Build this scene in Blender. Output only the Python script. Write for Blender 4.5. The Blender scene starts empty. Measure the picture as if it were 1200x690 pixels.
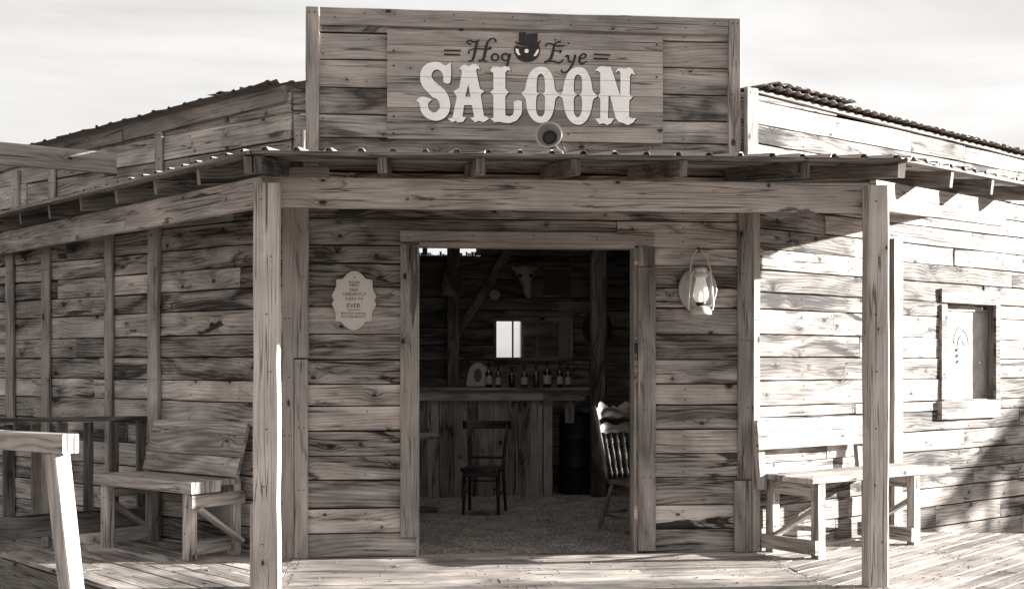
import bpy, math, random
from mathutils import Vector, Matrix

random.seed(11)
V = Vector
SC = bpy.context.scene
COL = SC.collection
R = math.radians

# ------------------------------------------------------------------ camera frame used for laying out the plan
YAW = R(5.5)
FWD = V((math.sin(YAW), math.cos(YAW), 0))
RGT = V((math.cos(YAW), -math.sin(YAW), 0))
CAM = V((-1.022, -9.425, 1.45))
FOC, HOR = 1450.0, 428.0

def W(xc, d, z=0.0):
    p = CAM + FWD * d + RGT * xc
    return V((p.x, p.y, z))

def ray(px, py):
    return FWD + RGT * ((px - 600) / FOC) + V((0, 0, (HOR - py) / FOC))

def on_plane(px, py, p0, n):
    r = ray(px, py)
    t = (p0 - CAM).dot(n) / r.dot(n)
    return CAM + r * t

class Frame:
    """a vertical wall: s runs along it (left to right), z up, o out of its face"""
    def __init__(self, p0, e):
        self.p0 = V((p0.x, p0.y, 0)); self.e = V((e.x, e.y, 0)).normalized()
        self.n = V((self.e.y, -self.e.x, 0))
    def at(self, s, z, o=0.0):
        return self.p0 + self.e * s + self.n * o + V((0, 0, z))
    def px(self, px, py, o=0.0):
        p = on_plane(px, py, self.p0 + self.n * o, self.n)
        return ((p - self.p0).dot(self.e), p.z)

FA = Frame(V((0, 0, 0)), V((1, 0, 0)))
XL = FA.px(343, 428)[0]
XR = FA.px(883, 428)[0]
e_l = (W(1, 0) - W(0, 0)) * 1.0 + (W(0, 1) - W(0, 0)) * -0.78
e_r = (W(1, 0) - W(0, 0)) * 1.0 + (W(0, 1) - W(0, 0)) * 0.80
LW = Frame(V((XL, 0, 0)), e_l)      # left wing wall, s <= 0
RW = Frame(V((XR, 0, 0)), e_r)      # right wing wall, s >= 0

# ------------------------------------------------------------------ materials
class NT:
    def __init__(self, name):
        self.mat = bpy.data.materials.new(name)
        self.mat.use_nodes = True
        self.t = self.mat.node_tree
        self.b = self.t.nodes['Principled BSDF']
    def n(self, typ, ins=None, **props):
        nd = self.t.nodes.new(typ)
        for k, v in props.items(): setattr(nd, k, v)
        for k, v in (ins or {}).items(): self.put(nd.inputs[k], v)
        return nd
    def put(self, sock, v):
        if isinstance(v, bpy.types.NodeSocket): self.t.links.new(v, sock)
        elif isinstance(v, (tuple, list)) and len(v) == 3 and sock.type == 'RGBA': sock.default_value = (*v, 1)
        else: sock.default_value = v
    def m(self, op, a, b=None, c=None, clamp=False):
        nd = self.t.nodes.new('ShaderNodeMath'); nd.operation = op; nd.use_clamp = clamp
        for i, x in enumerate((a, b, c)):
            if x is not None: self.put(nd.inputs[i], x)
        return nd.outputs[0]
    def vec(self, x, y, z=0.0):
        return self.n('ShaderNodeCombineXYZ', {0: x, 1: y, 2: z}).outputs[0]
    def noise(self, vec, scale=1.0, detail=2.0, rough=0.5, dist=0.0, dim='2D'):
        nd = self.n('ShaderNodeTexNoise', {'Vector': vec, 'Scale': scale, 'Detail': detail, 'Roughness': rough, 'Distortion': dist}, noise_dimensions=dim)
        return nd.outputs[0]
    def ss(self, x, a, b, lo=0.0, hi=1.0):
        nd = self.n('ShaderNodeMapRange', {0: x, 1: a, 2: b, 3: lo, 4: hi}, interpolation_type='SMOOTHSTEP')
        return nd.outputs[0]
    def mix(self, f, a, b, blend='MIX'):
        nd = self.n('ShaderNodeMix', data_type='RGBA', blend_type=blend)
        self.put(nd.inputs[0], f); self.put(nd.inputs[6], a); self.put(nd.inputs[7], b)
        return nd.outputs[2]
    def out(self, color=None, rough=None, height=None, dist=0.002, strength=0.5, **kw):
        if color is not None: self.put(self.b.inputs['Base Color'], color)
        if rough is not None: self.put(self.b.inputs['Roughness'], rough)
        if height is not None:
            bp = self.n('ShaderNodeBump', {'Height': height, 'Distance': dist, 'Strength': strength})
            self.t.links.new(bp.outputs[0], self.b.inputs['Normal'])
        for k, v in kw.items(): self.put(self.b.inputs[k.replace('_', ' ')], v)
        return self.mat

def wood(name, lo, hi, tonevar=0.5, stain=0.6, stain_at=0.56, knots=0.55, ring=0.22, fiber=0.16, tint=(1.0, .90, .825), rough=.78, spec=.25, ringf=34.0, lg=2.1, crk=.0, grime=.15):
    k = NT(name)
    uv = k.n('ShaderNodeUVMap', uv_map='UVMap').outputs[0]
    sp = k.n('ShaderNodeSeparateXYZ', {0: uv})
    at = k.n('ShaderNodeAttribute', attribute_name='board')
    sc = k.n('ShaderNodeSeparateColor', {0: at.outputs['Color']})
    tone, s1, s2 = sc.outputs[0], sc.outputs[1], sc.outputs[2]
    u = k.m('MULTIPLY_ADD', s1, 53.7, sp.outputs[0])
    v = k.m('MULTIPLY_ADD', s2, 71.3, sp.outputs[1])
    # knots
    kv = k.vec(k.m('MULTIPLY', u, 1.9), k.m('MULTIPLY', v, 4.6))
    vo = k.n('ShaderNodeTexVoronoi', {'Vector': kv, 'Scale': 1.0, 'Randomness': 1.0}, voronoi_dimensions='2D', feature='F1')
    dlt = k.n('ShaderNodeVectorMath', {0: kv, 1: vo.outputs['Position']}, operation='SUBTRACT').outputs[0]
    ds = k.n('ShaderNodeSeparateXYZ', {0: dlt})
    du = k.m('MULTIPLY', ds.outputs[0], .62 / 1.9); dv = k.m('MULTIPLY', ds.outputs[1], 1 / 4.6)
    rk = k.m('SQRT', k.m('ADD', k.m('MULTIPLY', du, du), k.m('MULTIPLY', dv, dv)))
    rk = k.m('MULTIPLY_ADD', k.m('SUBTRACT', k.noise(k.vec(k.m('MULTIPLY', u, 60.), k.m('MULTIPLY', v, 60.)), 1, 1), .5), .010, rk)
    kc = k.n('ShaderNodeSeparateColor', {0: vo.outputs['Color']})
    gate = k.m('GREATER_THAN', knots, kc.outputs[0])
    size = k.m('MULTIPLY_ADD', k.m('MULTIPLY', kc.outputs[1], kc.outputs[1]), .019, .008)
    core = k.m('MULTIPLY', gate, k.ss(k.m('DIVIDE', rk, size), 1.0, .45))
    halo = k.m('MULTIPLY', gate, k.m('EXPONENT', k.m('MULTIPLY', k.m('DIVIDE', rk, k.m('MULTIPLY', size, 2.6)), k.m('MULTIPLY', k.m('DIVIDE', rk, k.m('MULTIPLY', size, 2.6)), -1.0))))
    # growth figure
    flow = k.noise(k.vec(k.m('MULTIPLY', u, .75), k.m('MULTIPLY', v, 3.2)), 1, 2, .45)
    field = k.m('ADD', k.m('MULTIPLY', v, ringf), k.m('ADD', k.m('MULTIPLY', flow, 6.0), k.m('MULTIPLY', halo, 1.6)))
    rg = k.m('MULTIPLY_ADD', k.m('SINE', k.m('MULTIPLY', field, 6.2832)), .5, .5)
    lmod = k.ss(k.noise(k.vec(k.m('MULTIPLY_ADD', u, 1.3, 31.0), k.m('MULTIPLY', v, 11.)), 1, 2, .5), .45, .68)
    lmod = k.m('MAXIMUM', lmod, k.m('MULTIPLY', halo, .9))
    line = k.m('MULTIPLY', k.ss(rg, .62, .99), lmod)
    rg = k.m('POWER', rg, 1.6)
    large = k.noise(k.vec(k.m('MULTIPLY', u, 1.5), k.m('MULTIPLY', v, 7.0)), 1, 3, .5, .6)
    fib = k.noise(k.vec(k.m('MULTIPLY', u, 5.5), k.m('MULTIPLY', v, 210.)), 1, 2, .6)
    streak = k.noise(k.vec(k.m('MULTIPLY', u, 2.0), k.m('MULTIPLY', v, 52.)), 1, 2, .65, .15)
    st = k.noise(k.vec(k.m('MULTIPLY_ADD', u, 1.5, 17.0), k.m('MULTIPLY', v, 9.0)), 1, 5, .6, .8)
    stn = k.ss(k.m('MULTIPLY_ADD', k.m('SUBTRACT', streak, .5), .22, st), stain_at, stain_at + .12)
    # combine
    t = k.m('ADD', .5, k.m('MULTIPLY', k.m('SUBTRACT', tone, .5), tonevar * 1.6))
    t = k.m('ADD', t, k.m('MULTIPLY', k.m('SUBTRACT', large, .5), k.m('MULTIPLY_ADD', s1, lg * .9, lg * .55)))
    t = k.m('SUBTRACT', t, k.m('MULTIPLY', k.m('SUBTRACT', rg, .4), ring))
    t = k.m('ADD', t, k.m('MULTIPLY', k.m('SUBTRACT', fib, .5), fiber * 2.4))
    t = k.m('ADD', t, k.m('MULTIPLY', k.m('SUBTRACT', streak, .5), .5))
    t = k.m('SUBTRACT', k.m('SUBTRACT', t, k.m('MULTIPLY', line, ring * 1.0)), k.m('MULTIPLY', halo, .3))
    t = k.m('MINIMUM', k.m('MAXIMUM', t, -.15), 1.25)
    alb = k.m('MULTIPLY_ADD', t, hi - lo, lo)
    alb = k.m('MULTIPLY', alb, k.m('SUBTRACT', 1.0, k.m('MULTIPLY', stn, k.ss(s2, .15, .95, stain * .25, min(stain * 1.15, .93)))))
    alb = k.m('MULTIPLY', alb, k.m('SUBTRACT', 1.0, k.m('MULTIPLY', core, .86)))
    cn = k.noise(k.vec(k.m('MULTIPLY_ADD', u, .55, 5.0), k.m('MULTIPLY', v, 30.)), 1, 1, .5, .1)
    cg = k.ss(k.noise(k.vec(k.m('MULTIPLY_ADD', u, 1.1, 9.0), k.m('MULTIPLY', v, 9.)), 1, 2, .5), .50 - crk, .58 - crk)
    crack = k.m('MULTIPLY', cg, k.ss(k.m('ABSOLUTE', k.m('SUBTRACT', cn, .5)), .030, .004))
    alb = k.m('MULTIPLY', alb, k.m('SUBTRACT', 1.0, k.m('MULTIPLY', crack, .72)))
    gr = k.noise(k.n('ShaderNodeTexCoord').outputs['Object'], 1.1, 5, .62, .3, '3D')
    alb = k.m('MULTIPLY', alb, k.ss(gr, .34, .62, 1.0 - grime * 1.4, 1.0 + grime * .35))
    alb = k.m('MAXIMUM', alb, .012)
    col = k.n('ShaderNodeVectorMath', {0: k.vec(alb, alb, alb), 1: tint}, operation='MULTIPLY').outputs[0]
    h = k.m('ADD', k.m('MULTIPLY', fib, .5), k.m('MULTIPLY', rg, -.35))
    h = k.m('SUBTRACT', h, k.m('ADD', k.m('MULTIPLY', core, .5), k.m('MULTIPLY', crack, 1.2)))
    return k.out(col, rough, h, .003, .8, Specular_IOR_Level=spec)

def plain(name, col, rough=.6, metal=0., noise_amt=.25, scale=30., spec=.4, **kw):
    k = NT(name)
    tc = k.n('ShaderNodeTexCoord').outputs['Object']
    nz = k.noise(tc, scale, 4, .6, 0, '3D')
    f = k.m('MULTIPLY_ADD', k.m('SUBTRACT', nz, .5), noise_amt * 2, 1.0)
    c = k.n('ShaderNodeVectorMath', {0: col, 1: k.vec(f, f, f)}, operation='MULTIPLY').outputs[0]
    return k.out(c, rough, nz, .001, .2, Metallic=metal, Specular_IOR_Level=spec, **kw)

M = {}
M['siding'] = wood('weathered_siding', .09, .49, .44, .82, .563, .66, ring=.18, fiber=.16, lg=1.9, grime=.22)
M['front'] = wood('sign_front_boards', .10, .40, .4, .7, .56, .5, ring=.15, fiber=.13)
M['trim'] = wood('trim_timber', .15, .40, .35, .6, .585, .35, ring=.12, fiber=.16, lg=1.5)
M['beam'] = wood('beam_timber', .22, .52, .3, .7, .575, .5, ring=.2, lg=1.5, crk=.08)
M['post'] = wood('post_timber', .30, .56, .2, .4, .61, .3, ring=.16, lg=1.2, crk=.09)
M['deck'] = wood('deck_timber', .24, .52, .6, .55, .57, .3, crk=.05, grime=.35)
M['bench'] = wood('bench_timber', .22, .54, .35, .45, .60, .6, ring=.3, ringf=26)
M['rail'] = wood('rail_timber', .06, .20, .3, .5, .58, .3)
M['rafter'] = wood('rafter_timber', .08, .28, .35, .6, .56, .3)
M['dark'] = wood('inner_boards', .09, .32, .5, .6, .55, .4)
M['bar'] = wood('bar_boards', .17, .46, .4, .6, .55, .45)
M['signboard'] = wood('sign_boards', .22, .46, .45, .4, .61, .35, ring=.12, lg=1.4)
M['hitch'] = wood('hitch_timber', .32, .52, .2, .35, .62, .35, ring=.5, ringf=22)
M['varnish'] = wood('varnished_chair', .12, .26, .1, .2, .7, .0, ring=.1, rough=.24, spec=.6)
M['ebony'] = wood('dark_stained_chair', .015, .04, .1, .2, .7, .0, ring=.1, rough=.33, spec=.5)
M['nail'] = plain('rusty_nail', (.025, .02, .018), .6, .3)
M['felt'] = plain('tar_felt', (.018, .016, .015), .9, 0, .2)
M['tin'] = plain('weathered_tin', (.33, .30, .28), .5, .55, .3, 9)
M['rust'] = plain('rusted_roof_sheet', (.19, .165, .15), .7, .2, .45, 6)
M['white_paint'] = plain('white_letter_paint', (.86, .85, .83), .6, 0, .07, 45)
def letter_paint(z0, hh):
    k = NT('worn_letter_paint')
    ob = k.n('ShaderNodeTexCoord').outputs['Object']; sp = k.n('ShaderNodeSeparateXYZ', {0: ob})
    row = k.m('FRACT', k.m('DIVIDE', k.m('SUBTRACT', sp.outputs[2], z0), hh))
    seam = k.m('ADD', k.ss(row, .035, .012), k.ss(row, .965, .988))
    vv = k.vec(k.m('MULTIPLY', sp.outputs[0], 5.), k.m('MULTIPLY', sp.outputs[2], 70.))
    scr = k.ss(k.noise(vv, 1, 4, .65, .4), .56, .70)
    big = k.noise(ob, 4.5, 4, .6, .3, '3D')
    chip = k.m('MULTIPLY', k.ss(k.noise(ob, 38, 4, .65, 0, '3D'), .62, .68), k.ss(big, .48, .62))
    f = k.m('SUBTRACT', 1.0, k.m('ADD', k.m('MULTIPLY', seam, .45), k.m('ADD', k.m('MULTIPLY', scr, .20), k.m('MULTIPLY', chip, .45))))
    f = k.m('MULTIPLY', k.m('MAXIMUM', f, .2), k.m('MULTIPLY_ADD', big, .25, .87))
    c = k.n('ShaderNodeVectorMath', {0: (.86, .85, .83), 1: k.vec(f, f, f)}, operation='MULTIPLY').outputs[0]
    return k.out(c, .65, scr, .001, .3)
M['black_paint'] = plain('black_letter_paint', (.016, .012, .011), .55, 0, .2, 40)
M['plaque'] = plain('plaque_stone', (.50, .47, .44), .7, 0, .12, 120)
M['ink'] = plain('plaque_ink', (.05, .04, .035), .7, 0, .1)
M['lamp_metal'] = plain('lamp_metal', (.30, .28, .26), .42, .35, .2, 20)
M['dark_metal'] = plain('dark_metal', (.03, .027, .025), .5, .5, .2)
M['lantern'] = plain('lantern_enamel', (.50, .48, .45), .4, .1, .15, 40)
M['bone'] = plain('bone', (.62, .58, .53), .6, 0, .25, 18)
M['paper'] = plain('paper_label', (.40, .38, .35), .7, 0, .15, 60)
M['panel'] = plain('pale_panel', (.26, .235, .21), .6, 0, .2, 12)
M['canvas'] = plain('picture_canvas', (.10, .088, .078), .7, 0, .4, 9)
M['leather'] = plain('dark_leather', (.05, .042, .036), .5, 0, .3, 15)
M['bottle_dark'] = plain('dark_bottle_glass', (.012, .011, .010), .1, 0, .1, spec=.8)
M['bottle_pale'] = plain('pale_bottle_glass', (.045, .04, .036), .08, 0, .1, spec=.9)
M['drum'] = plain('black_iron', (.012, .011, .011), .55, .2, .3, 12)
k = NT('mirror_glass'); M['mirror'] = k.out((.86, .85, .83), .03, Metallic=1.0)
k = NT('lantern_globe')
M['globe'] = k.out((.62, .60, .57), .12, Specular_IOR_Level=.7, Transmission_Weight=.45, Emission_Color=(1, .96, .9, 1), Emission_Strength=.03)
k = NT('lantern_flame'); M['flame'] = k.out((.9, .88, .84), .5, Emission_Color=(1, .95, .86, 1), Emission_Strength=.6)
k = NT('window_glass'); M['glass'] = k.out((.9, .9, .9), .05, Transmission_Weight=1.0, IOR=1.05, Specular_IOR_Level=.5)
k = NT('dusty_glass')
_d = k.n('ShaderNodeBsdfTranslucent', {0: (.8, .78, .75, 1)}); _f = k.n('ShaderNodeBsdfDiffuse', {0: (.62, .60, .57, 1)}); _t = k.n('ShaderNodeBsdfTransparent'); _g = k.n('ShaderNodeBsdfGlossy', {0: (.9, .9, .9, 1), 1: .04})
_m1 = k.n('ShaderNodeMixShader', {0: .75, 1: _d.outputs[0], 2: _f.outputs[0]})
_nz = k.ss(k.noise(k.n('ShaderNodeTexCoord').outputs['Object'], 5, 4, .6, 0, '3D'), .3, .7, .50, .82)
_m2 = k.n('ShaderNodeMixShader', {0: _nz, 1: _t.outputs[0], 2: _m1.outputs[0]})
_m3 = k.n('ShaderNodeMixShader', {0: .06, 1: _m2.outputs[0], 2: _g.outputs[0]})
k.t.links.new(_m3.outputs[0], k.t.nodes['Material Output'].inputs[0]); M['dusty'] = k.mat
M['curtain'] = plain('pale_curtain', (.56, .54, .51), .9, 0, .1, 14)
M['reflection'] = plain('reflection_grey', (.31, .30, .285), .9, 0, .2, 20)

def gravel_mat(name, lo, hi, scale):
    k = NT(name)
    tc = k.n('ShaderNodeTexCoord').outputs['Object']
    a = k.noise(tc, scale * .06, 4, .6, 0, '3D'); b = k.noise(tc, scale, 3, .7, 0, '3D')
    vo = k.n('ShaderNodeTexVoronoi', {'Vector': tc, 'Scale': scale * 1.6}, feature='F1')
    cc = k.n('ShaderNodeSeparateColor', {0: vo.outputs['Color']}).outputs[0]
    f = k.m('ADD', k.m('MULTIPLY_ADD', a, 1.3, -.38), k.m('ADD', k.m('MULTIPLY', b, .45), k.m('MULTIPLY', k.m('SUBTRACT', cc, .5), .9)))
    f = k.m('MAXIMUM', k.m('MULTIPLY_ADD', f, hi - lo, lo), .01)
    c = k.n('ShaderNodeVectorMath', {0: k.vec(f, f, f), 1: (1, .88, .79)}, operation='MULTIPLY').outputs[0]
    return k.out(c, .95, k.m('ADD', b, k.m('MULTIPLY', vo.outputs['Distance'], -.8)), .012, .8, Specular_IOR_Level=.15)
M['gravel'] = gravel_mat('floor_gravel', .15, .58, 60)
M['sand'] = gravel_mat('desert_ground', .14, .30, 22)

# ------------------------------------------------------------------ mesh builder
class MB:
    def __init__(self):
        self.v = []; self.f = []; self.uv = []; self.at = []; self.mi = []
        self.smooth = []
    def _face(self, idx, uvs, mi=0, sm=False):
        self.f.append(idx); self.uv.append(uvs); self.mi.append(mi); self.smooth.append(sm)
    def seed(self):
        return (random.random(), random.random(), random.random())
    def board(self, p0, ex, L, ey, Wd, ez, T, ch=.003, wob=.0, seg=None, mi=0, skew0=0., skew1=0., sag=0., vert_taper=None):
        """timber of length L along ex, width Wd along ey, thickness T along ez; p0 is its corner. skew: shifts the ends along ex at the far edge"""
        ex, ey, ez = ex.normalized(), ey.normalized(), ez.normalized()
        ch = min(ch, Wd * .25, T * .25)
        sd = self.seed()
        n = seg if seg else max(1, min(10, int(L / .35)) if wob else 1)
        prof = [(0, ch), (ch, 0), (Wd - ch, 0), (Wd, ch), (Wd, T - ch), (Wd - ch, T), (ch, T), (0, T - ch)]
        peri = [0]
        for i in range(8):
            a, b = prof[i], prof[(i + 1) % 8]
            peri.append(peri[-1] + math.hypot(b[0] - a[0], b[1] - a[1]))
        base = len(self.v)
        for i in range(n + 1):
            t = i / n
            j0 = random.uniform(-wob, wob); j1 = random.uniform(-wob, wob); jt = random.uniform(-wob, wob) * .7
            sg = sag * (1 - (2 * t - 1) ** 2)
            for (y, z) in prof:
                fy = y / Wd
                x0, x1 = skew0 * fy, L + skew1 * fy
                yy = y + (j0 * (1 - fy) + j1 * fy) - sg
                if vert_taper: yy = Wd * .5 + (yy - Wd * .5) * (1 + (vert_taper - 1) * t)
                zz = z + (jt if z > T * .5 else 0)
                self.v.append(p0 + ex * (x0 + (x1 - x0) * t) + ey * yy + ez * zz)
                self.at.append(sd)
        for i in range(n):
            for j in range(8):
                a = base + i * 8 + j; b = base + i * 8 + (j + 1) % 8
                u0, u1 = L * i / n, L * (i + 1) / n
                q0, q1 = peri[j], peri[j + 1]
                self._face((a, b, b + 8, a + 8), [(u0, q0), (u0, q1), (u1, q1), (u1, q0)], mi)
        e0 = [base + j for j in range(8)]; e1 = [base + n * 8 + j for j in range(8)]
        uvp = [(p[1] * .8 + 3.3, p[0] * .8) for p in prof]
        self._face(tuple(reversed(e0)), list(reversed(uvp)), mi)
        self._face(tuple(e1), uvp, mi)
    def bar(self, a, b, w, h, up=V((0, 0, 1)), ch=.003, wob=0., mi=0, roll=None, ext=0.):
        ex = (b - a); L = ex.length; ex.normalize()
        if abs(ex.dot(up)) > .95: up = V((0, 1, 0)) if abs(ex.y) < .9 else V((1, 0, 0))
        ey = up.cross(ex).normalized(); ez = ex.cross(ey).normalized()
        self.board(a - ey * w * .5 - ez * h * .5 - ex * ext, ex, L + 2 * ext, ey, w, ez, h, ch, wob, mi=mi)
    def poly(self, pts, nrm, depth, mi=0, uvs=1.0, ex=None, side_mi=None):
        """flat outline pts (3D) given thickness depth along nrm (pts lie on the front face)"""
        sd = self.seed(); nrm = nrm.normalized()
        base = len(self.v); n = len(pts)
        ex = ex or V((1, 0, 0)); ey = nrm.cross(ex)
        o = pts[0]
        for p in pts: self.v.append(p.copy()); self.at.append(sd)
        for p in pts: self.v.append(p - nrm * depth); self.at.append(sd)
        U = [((p - o).dot(ex) * uvs, (p - o).dot(ey) * uvs) for p in pts]
        area = sum(U[i][0] * U[(i + 1) % n][1] - U[(i + 1) % n][0] * U[i][1] for i in range(n))
        fr = list(range(n)) if area > 0 else list(reversed(range(n)))
        self._face(tuple(base + i for i in fr), [U[i] for i in fr], mi)
        self._face(tuple(base + n + i for i in reversed(fr)), [U[i] for i in reversed(fr)], mi)
        for q in range(n):
            i, j = fr[q], fr[(q + 1) % n]
            self._face((base + i, base + n + i, base + n + j, base + j), [U[i], U[i], U[j], U[j]], mi if side_mi is None else side_mi)
    def lathe(self, p0, axis, prof, seg=20, mi=0, sx=1.0, ref=None, smooth=True, caps=True):
        """prof: (height along axis, radius)"""
        axis = axis.normalized()
        ref = ref or (V((1, 0, 0)) if abs(axis.x) < .9 else V((0, 1, 0)))
        a = (ref - axis * ref.dot(axis)).normalized(); b = axis.cross(a)
        sd = self.seed(); base = len(self.v)
        for (h, r) in prof:
            for j in range(seg):
                th = 2 * math.pi * j / seg
                self.v.append(p0 + axis * h + a * (math.cos(th) * r * sx) + b * (math.sin(th) * r)); self.at.append(sd)
        for i in range(len(prof) - 1):
            for j in range(seg):
                j2 = (j + 1) % seg
                h0, h1 = prof[i][0], prof[i + 1][0]
                q0, q1 = j / seg * .3, (j + 1) / seg * .3
                self._face((base + i * seg + j, base + i * seg + j2, base + (i + 1) * seg + j2, base + (i + 1) * seg + j),
                           [(h0, q0), (h0, q1), (h1, q1), (h1, q0)], mi, smooth)
        if caps:
            self._face(tuple(base + j for j in reversed(range(seg))), [(0, 0)] * seg, mi)
            self._face(tuple(base + (len(prof) - 1) * seg + j for j in range(seg)), [(0, 0)] * seg, mi)
    def tube(self, pts, r, seg=8, mi=0):
        sd = self.seed(); base = len(self.v); n = len(pts)
        rs = r if isinstance(r, (list, tuple)) else [r] * n
        prev = None
        for i, p in enumerate(pts):
            d = (pts[min(i + 1, n - 1)] - pts[max(i - 1, 0)]).normalized()
            if prev is None:
                up = V((0, 0, 1)) if abs(d.z) < .9 else V((1, 0, 0))
                a = d.cross(up).normalized()
            else:
                a = (prev - d * prev.dot(d)).normalized()
            prev = a; b = d.cross(a)
            for j in range(seg):
                th = 2 * math.pi * j / seg
                self.v.append(p + (a * math.cos(th) + b * math.sin(th)) * rs[i]); self.at.append(sd)
        for i in range(n - 1):
            for j in range(seg):
                j2 = (j + 1) % seg
                self._face((base + i * seg + j, base + i * seg + j2, base + (i + 1) * seg + j2, base + (i + 1) * seg + j),
                           [(i * .1, 0), (i * .1, .02), (i * .1 + .1, .02), (i * .1 + .1, 0)], mi, True)
        self._face(tuple(base + j for j in reversed(range(seg))), [(0, 0)] * seg, mi)
        self._face(tuple(base + (n - 1) * seg + j for j in range(seg)), [(0, 0)] * seg, mi)
    def nail(self, p, n, r=.0055, mi=1):
        a = n.cross(V((0, 0, 1)))
        if a.length < .1: a = V((1, 0, 0))
        a.normalize(); b = n.cross(a)
        sd = self.seed(); base = len(self.v)
        for j in range(6):
            th = j * math.pi / 3
            self.v.append(p + (a * math.cos(th) + b * math.sin(th)) * r); self.at.append(sd)
        for j in range(6):
            th = j * math.pi / 3
            self.v.append(p - n * .004 + (a * math.cos(th) + b * math.sin(th)) * r); self.at.append(sd)
        self._face(tuple(base + j for j in range(6)), [(0, 0)] * 6, mi)
        for j in range(6):
            j2 = (j + 1) % 6
            self._face((base + j, base + 6 + j, base + 6 + j2, base + j2), [(0, 0)] * 4, mi)
    def build(self, name, mats, parent=None, **props):
        me = bpy.data.meshes.new(name)
        me.from_pydata([tuple(p) for p in self.v], [], self.f)
        uvl = me.uv_layers.new(name='UVMap')
        flat = [c for f in self.uv for q in f for c in q]
        uvl.data.foreach_set('uv', flat)
        ca = me.attributes.new('board', 'FLOAT_COLOR', 'POINT')
        ca.data.foreach_set('color', [c for a in self.at for c in (a[0], a[1], a[2], 1.0)])
        if not isinstance(mats, (list, tuple)): mats = [mats]
        for mm in mats: me.materials.append(mm)
        me.polygons.foreach_set('material_index', self.mi)
        me.polygons.foreach_set('use_smooth', self.smooth)
        me.validate(clean_customdata=False); me.update()
        o = bpy.data.objects.new(name, me); COL.objects.link(o)
        if parent is not None: o.parent = parent
        for kk, vv in props.items(): o[kk] = vv
        return o

def thing(name, label, cat, loc=(0, 0, 0), rz=0., group=None):
    o = bpy.data.objects.new(name, None); COL.objects.link(o)
    o.location = loc; o.rotation_euler = (0, 0, rz)
    o.empty_display_size = .1
    o['label'] = label; o['category'] = cat
    if group: o['group'] = group
    return o
def tag(o, label, cat, group=None):
    o['label'] = label; o['category'] = cat
    if group: o['group'] = group
    return o
def recenter(o, at):
    """move a one-mesh thing's origin to its base"""
    at = V(at); o.data.transform(Matrix.Translation(-at)); o.location = at
    return o
def copy_tree(o, parent=None):
    c = o.copy(); COL.objects.link(c)
    if parent is not None: c.parent = parent
    for ch in list(o.children): copy_tree(ch, c)
    return c
Z = V((0, 0, 1)); X = V((1, 0, 0)); Y = V((0, 1, 0))

def plank_wall(mb, fr, s0, s1, z0, z1, holes=(), rows=(.15, .21), lens=(1.2, 3.0), o=0., T=.022, nails=True, studs=.61, top=None, back=True, dark_back=True):
    """horizontal boards; holes are (s0,s1,z0,z1); top(s) limits the height"""
    zs = [z0]
    marks = sorted([m for h in holes for m in (h[2], h[3]) if z0 < m < z1])
    while zs[-1] < z1 - .02:
        nz = zs[-1] + random.uniform(*rows)
        for mk in marks:
            if zs[-1] + .01 < mk and nz > mk - .06: nz = mk; break
        if nz > z1 - .06: nz = z1
        zs.append(nz)
    for a, b in zip(zs[:-1], zs[1:]):
        if top and a > max(top(s0), top(s1)): break
        iv = [(s0, s1)]
        for h in holes:
            if a < h[3] - .005 and b > h[2] + .005:
                nv = []
                for (p, q) in iv:
                    if h[0] > p: nv.append((p, min(q, h[0])))
                    if h[1] < q: nv.append((max(p, h[1]), q))
                iv = [x for x in nv if x[1] - x[0] > .01]
        for (p, q) in iv:
            cuts = [p]
            while True:
                c = cuts[-1] + random.uniform(*lens)
                if c > q - .35: break
                cuts.append(c)
            cuts.append(q)
            for c0, c1 in zip(cuts[:-1], cuts[1:]):
                hb = b
                if top:
                    lim = min(top(c0), top(c1))
                    if a > lim - .03: continue
                    hb = min(b, lim)
                g = random.uniform(.006, .013)
                oo = o + random.uniform(-.005, .005); tl = (Z + fr.n * random.uniform(-.025, .025)).normalized()
                mb.board(fr.at(c0 + .001, a + g * .5, oo), fr.e, c1 - c0 - random.uniform(.003, .008), tl, hb - a - g, tl.cross(fr.e), T, .004, .0032)
                if nails:
                    pos = [c0 + .03]
                    sst = math.ceil((c0 + .1) / studs) * studs
                    while sst < c1 - .1: pos.append(sst + random.uniform(-.015, .015)); sst += studs
                    pos.append(c1 - .03)
                    for s in pos:
                        for zz in (a + (hb - a) * .25, a + (hb - a) * .76):
                            if random.random() < .75:
                                mb.nail(fr.at(s, zz + random.uniform(-.012, .012), oo + .0065), fr.n, random.uniform(.004, .0062))
    if back:
        for (p, q, c, d) in [(s0, s1, z0, z1)] if not holes else \
            [(s0, holes[0][0], z0, z1), (holes[0][1], s1, z0, z1), (holes[0][0], holes[0][1], holes[0][3], z1)] + ([(holes[0][0], holes[0][1], z0, holes[0][2])] if holes[0][2] > z0 + .02 else []):
            zt = min(d, top(p) - .02, top(q) - .02) if top else d
            mb.board(fr.at(p + .004, c, o - T - .008), fr.e, q - p - .008, Z, zt - c, -fr.n, .012, mi=2 if dark_back else 0)

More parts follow.
